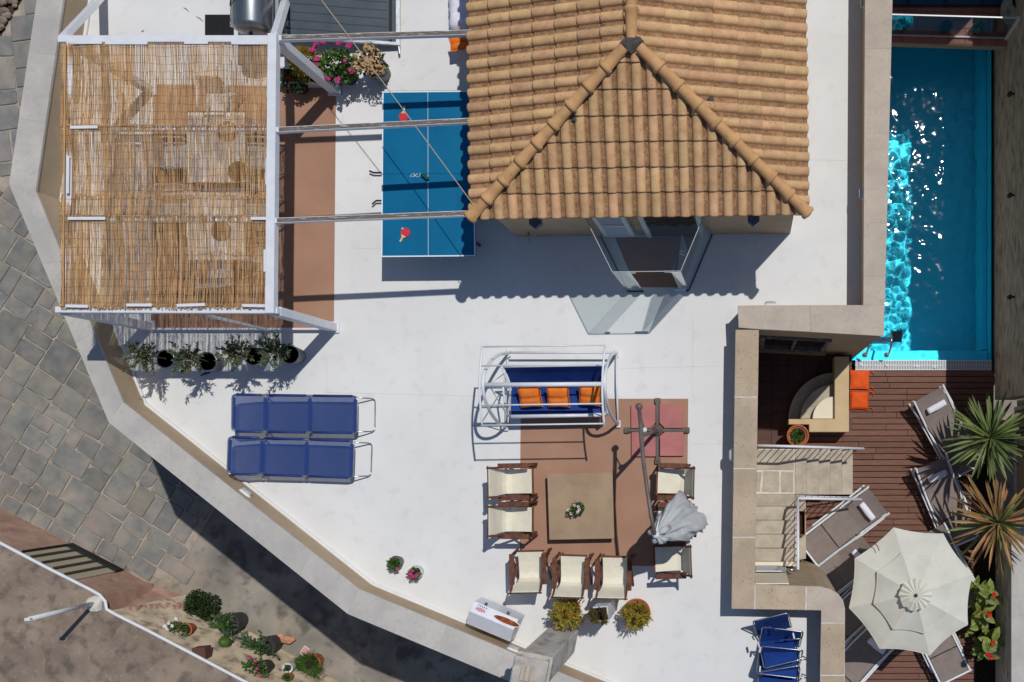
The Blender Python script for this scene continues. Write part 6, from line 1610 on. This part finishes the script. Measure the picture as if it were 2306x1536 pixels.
# a few dry leaves in the first one
# canna bed
for q, (px, py, lab, sd_) in enumerate(((2196, 1345, 'red flowering canna clump nearer the yuccas', 5), (2206, 1440, 'red flowering canna clump nearer the frame edge', 6))):
    rr = random.Random(sd_); c_ = P(px, py, ZD + .05); t = thing('canna_clump', lab, 'plant', c_, 'cannas in the bed')
    me = bpy.data.meshes.new('leaf'); vs = []; fs = []
    for i in range(7):
        s_ = i / 6; w_ = .24 * math.sin(PI * min(1, s_ * .93 + .05)) ** .8; z_ = -.22 * s_ * s_
        vs += [(-w_, s_, z_ + .05 * math.sin(PI * s_)), (0, s_, z_), (w_, s_, z_ + .05 * math.sin(PI * s_))]
    for i in range(6):
        for j in range(2): k_ = i * 3 + j; fs.append((k_, k_ + 1, k_ + 4, k_ + 3))
    me.from_pydata(vs, [], fs); me.materials.append(MATS['leaf_canna'])
    stm = MB(); fl_ = MB()
    for s_ in range(7):
        b = c_ + Vector((rr.uniform(-.16, .14), rr.uniform(-.32, .32), 0)); hh = rr.uniform(.7, 1.25); tp_ = b + Vector((rr.uniform(-.1, .1), rr.uniform(-.1, .1), hh)); stm.tube([b, tp_], [.014, .008], 6)
        for k_ in range(9):
            p = b.lerp(tp_, .15 + .095 * k_); az = rr.uniform(0, 6.28); L_ = rr.uniform(.18, .32)
            inst(me, 'leaf', Matrix.Translation(p) @ Matrix.Rotation(az, 4, 'Z') @ Matrix.Rotation(rr.uniform(.1, .7), 4, 'X') @ Matrix.Scale(L_, 4), t)
        for k_ in range(3 if s_ % 3 == 0 else 0): rosette(fl_, tp_ + Vector((rr.uniform(-.03, .03), rr.uniform(-.03, .03), .02 + .04 * k_)), .05, 6)
    stm.build('stems', 'leaf_green', t); fl_.build('flowers', 'flower_red', t)
# balcony pots and jar
for i, (x, y_, m_, lab) in enumerate(((2034, 58, 'leaf_grey', 'small bushy potted plant at the parapet end of the red balcony'), (2127, 66, 'leaf_dark', 'small dark potted plant in the middle of the red balcony'), (2197, 68, 'leaf_green', 'small bright green potted plant in the sunlit strip of the balcony'))):
    b = P(x, y_ + 2, ZB); b = Vector((b.x, b.y, ZB)); t = thing('balcony_plant', lab, 'plant', b, 'potted plants on the balcony'); pot(t, b, .07, .09, .14, 'pot_black' if i else 'pot_grey', rim=False)
    m = MB(); foliage_ball(m, b + zv * .2, .1, .1, .09, 220, .05, .03); m.build('foliage', m_, t)
jr = thing('clay_jar', 'large round clay jar with dark mouth on the balcony', 'jar', P(2278, 35, ZB)); b = P(2276, 38, ZB)
MB().lathe([(.14, 0), (.26, .2), (.29, .4), (.22, .62), (.17, .68), (.19, .72), (.15, .72), (.14, .62)], b, 24).build('body', 'stone_clad', jr, smooth=True)
MB().lathe([(.14, .63), (.01, .64)], b, 20).build('mouth', 'black_rubber', jr)

# ------------------------------------------------------------------ pots in the street strip
def spot(px, py): return strip_pt(px, py, .0)
b = spot(474, 1362); t = thing('street_bush', 'round dark green bush at the end of the pink plinth', 'plant', b)
m = MB()
for dx, dy, dz, rr_, n_l in ((-.05, .05, .4, .27, 800), (.12, -.12, .34, .22, 500), (-.12, .16, .34, .2, 420), (.02, -.26, .25, .17, 300), (.15, .1, .3, .17, 260)): foliage_ball(m, b + Vector((dx, dy, dz)), rr_, rr_, rr_ * .9, n_l, .06, .045, inner=.45, up=.15)

m.build('foliage', 'leaf_dark', t); MB().tube([b, b + zv * .35], .03, 6).build('stem', 'bark', t)
def spatula(root, c_, n, rad, hgt, m_, ln=.14, wd_=.07, seed=0):
    rr = random.Random(seed); st_ = MB(); lf = MB()
    for i in range(n):
        a_ = rr.uniform(0, 6.28); r_ = rad * rr.uniform(.3, 1); e_ = Vector(c_) + Vector((r_ * math.cos(a_), r_ * math.sin(a_), hgt * rr.uniform(.4, 1))); st_.tube([c_, Vector(c_).lerp(e_, .5) + zv * .05, e_], [.012, .01, .008], 5)
        for k_ in range(7): lf.leaf(Vector(c_).lerp(e_, rr.uniform(.4, 1)), (e_ - Vector(c_)).normalized() + rdir() * .9, rdir(), ln * rr.uniform(.6, 1.1), wd_ * rr.uniform(.6, 1), fold=.08)
    st_.build('stems', 'leaf_green', root); lf.build('leaves', m_, root)
t = thing('street_pot', 'broad leaved succulent in a tall black pot near the green bush', 'plant', spot(540, 1400)); b = spot(542, 1396); pot(t, b, .17, .23, .55, 'pot_black', rim=False); spatula(t, b + Vector((-.1, -.08, .5)), 22, .38, .22, 'leaf_grey', .14, .06, 1)
t = thing('street_pot', 'prickly pear in a tall black pot beside the broken brick', 'plant', spot(622, 1448)); b = spot(622, 1446); pot(t, b, .16, .21, .5, 'pot_black', rim=False); spatula(t, b + Vector((-.12, -.04, .46)), 26, .42, .28, 'leaf_grey', .15, .075, 2)
t = thing('street_pot', 'white geranium in a terracotta pot near the white roof rim', 'plant', spot(422, 1416)); b = spot(424, 1416); pot(t, b, .1, .14, .26, 'terracotta', rim=True)
m = MB(); foliage_ball(m, b + Vector((-.14, -.06, .32)), .22, .24, .12, 330, .07, .05, up=.3); m.build('foliage', 'leaf_green', t); m = MB()
for x, y_ in ((-.3, .12), (-.24, .06), (-.22, .18), (-.14, .12), (-.2, -.05), (-.06, .26)):
    for k_ in range(4): rosette(m, b + Vector((x + R.uniform(-.02, .02), y_ + R.uniform(-.02, .02), .45)), .035, 5)
m.build('flowers', 'flower_white', t)
t = thing('street_pot', 'round green cactus in the sandy strip', 'plant', spot(495, 1450)); b = spot(495, 1450)
vs = []; fs = []
for i in range(9):
    z_ = math.sin(-.9 + i * (PI / 2 + .9) / 8); c2_ = math.cos(-.9 + i * (PI / 2 + .9) / 8)
    for j in range(36): a_ = 2 * PI * j / 36; r_ = .12 * c2_ * (1 + .09 * math.cos(a_ * 12)); vs.append(b + Vector((r_ * math.cos(a_), r_ * math.sin(a_), .13 + .14 * z_)))
for i in range(8):
    for j in range(36): fs.append((i * 36 + j, i * 36 + (j + 1) % 36, (i + 1) * 36 + (j + 1) % 36, (i + 1) * 36 + j))
MB().add(vs, fs).build('body', 'leaf_green', t, smooth=True)
tag(MB().box(spot(454, 1470) + zv * .13, (.26, .24, .26), .1).build('wooden_box', 'brown_box', bevel=.008), 'dark brown box beside the white roof rim in the sandy strip', 'box')
t = thing('street_pot', 'pink flowering plant in dark pots by the white roof rim', 'plant', spot(585, 1508)); b = spot(588, 1506); pot(t, b, .13, .17, .34, 'pot_black', rim=False)
m = MB(); foliage_ball(m, b + Vector((-.12, -.04, .38)), .28, .26, .13, 420, .07, .05, up=.3); m.build('foliage', 'leaf_green', t); m = MB()
for x, y_ in ((-.02, .2), (.02, .06), (.07, -.1), (-.14, .3)):
    for k_ in range(4): rosette(m, b + Vector((x + R.uniform(-.02, .02), y_ + R.uniform(-.02, .02), .5)), .035, 5)
m.build('flowers', 'flower_pink', t)
t = thing('street_pot', 'small silver pot with a seedling at the lower frame edge', 'plant', spot(620, 1518)); b = spot(622, 1517); pot(t, b, .09, .115, .2, 'pot_white', rim=False); m = MB(); foliage_ball(m, b + zv * .19, .06, .06, .04, 60, .05, .025); m.build('foliage', 'leaf_green', t)
t = thing('street_pot', 'tiny terracotta pot of bright green moss at the lower frame edge', 'plant', spot(642, 1528)); b = spot(643, 1528); pot(t, b, .075, .1, .16, 'terracotta', rim=True); m = MB(); foliage_ball(m, b + zv * .17, .09, .09, .06, 200, .035, .025, up=.5); m.build('foliage', 'leaf_green', t)
t = thing('street_pot', 'grassy plant spilling from a terracotta pot on the dirty concrete', 'plant', spot(712, 1490)); b = spot(714, 1487); pot(t, b, .15, .21, .36, 'terracotta', rim=True)
m = MB()
for i in range(900):
    a_ = R.uniform(0, 6.28); r_ = .05 + .16 * R.random(); p = b + Vector((r_ * math.cos(a_) - .03, r_ * math.sin(a_) - .04, .34)); m.leaf(p, Vector((math.cos(a_) - .25, math.sin(a_) - .35, R.uniform(.1, 1.0))), rdir(), R.uniform(.1, .24), R.uniform(.008, .016), droop=.3)
m.build('grass_blades', 'leaf_green', t)
br = thing('broken_brick', 'broken orange brick lump beside the prickly pear pot', 'brick', spot(652, 1440)); rough_rock('lump', 'brick_pale', br, spot(652, 1438) + zv * .08, (.2, .11, .1), 91, n=1); rough_rock('lump', 'brick_pale', br, spot(634, 1432) + zv * .05, (.09, .07, .06), 92)
q = spot(686, 1466); pc = thing('dropped_card', 'pale pink printed card lying on the dirty concrete', 'card', q)
MB().box(q + zv * .004, (.13, .20, .003), -.6).build('sheet', 'flower_white', pc); MB().box(q + zv * .0065, (.10, .165, .002), -.6).build('print', 'card_print', pc)
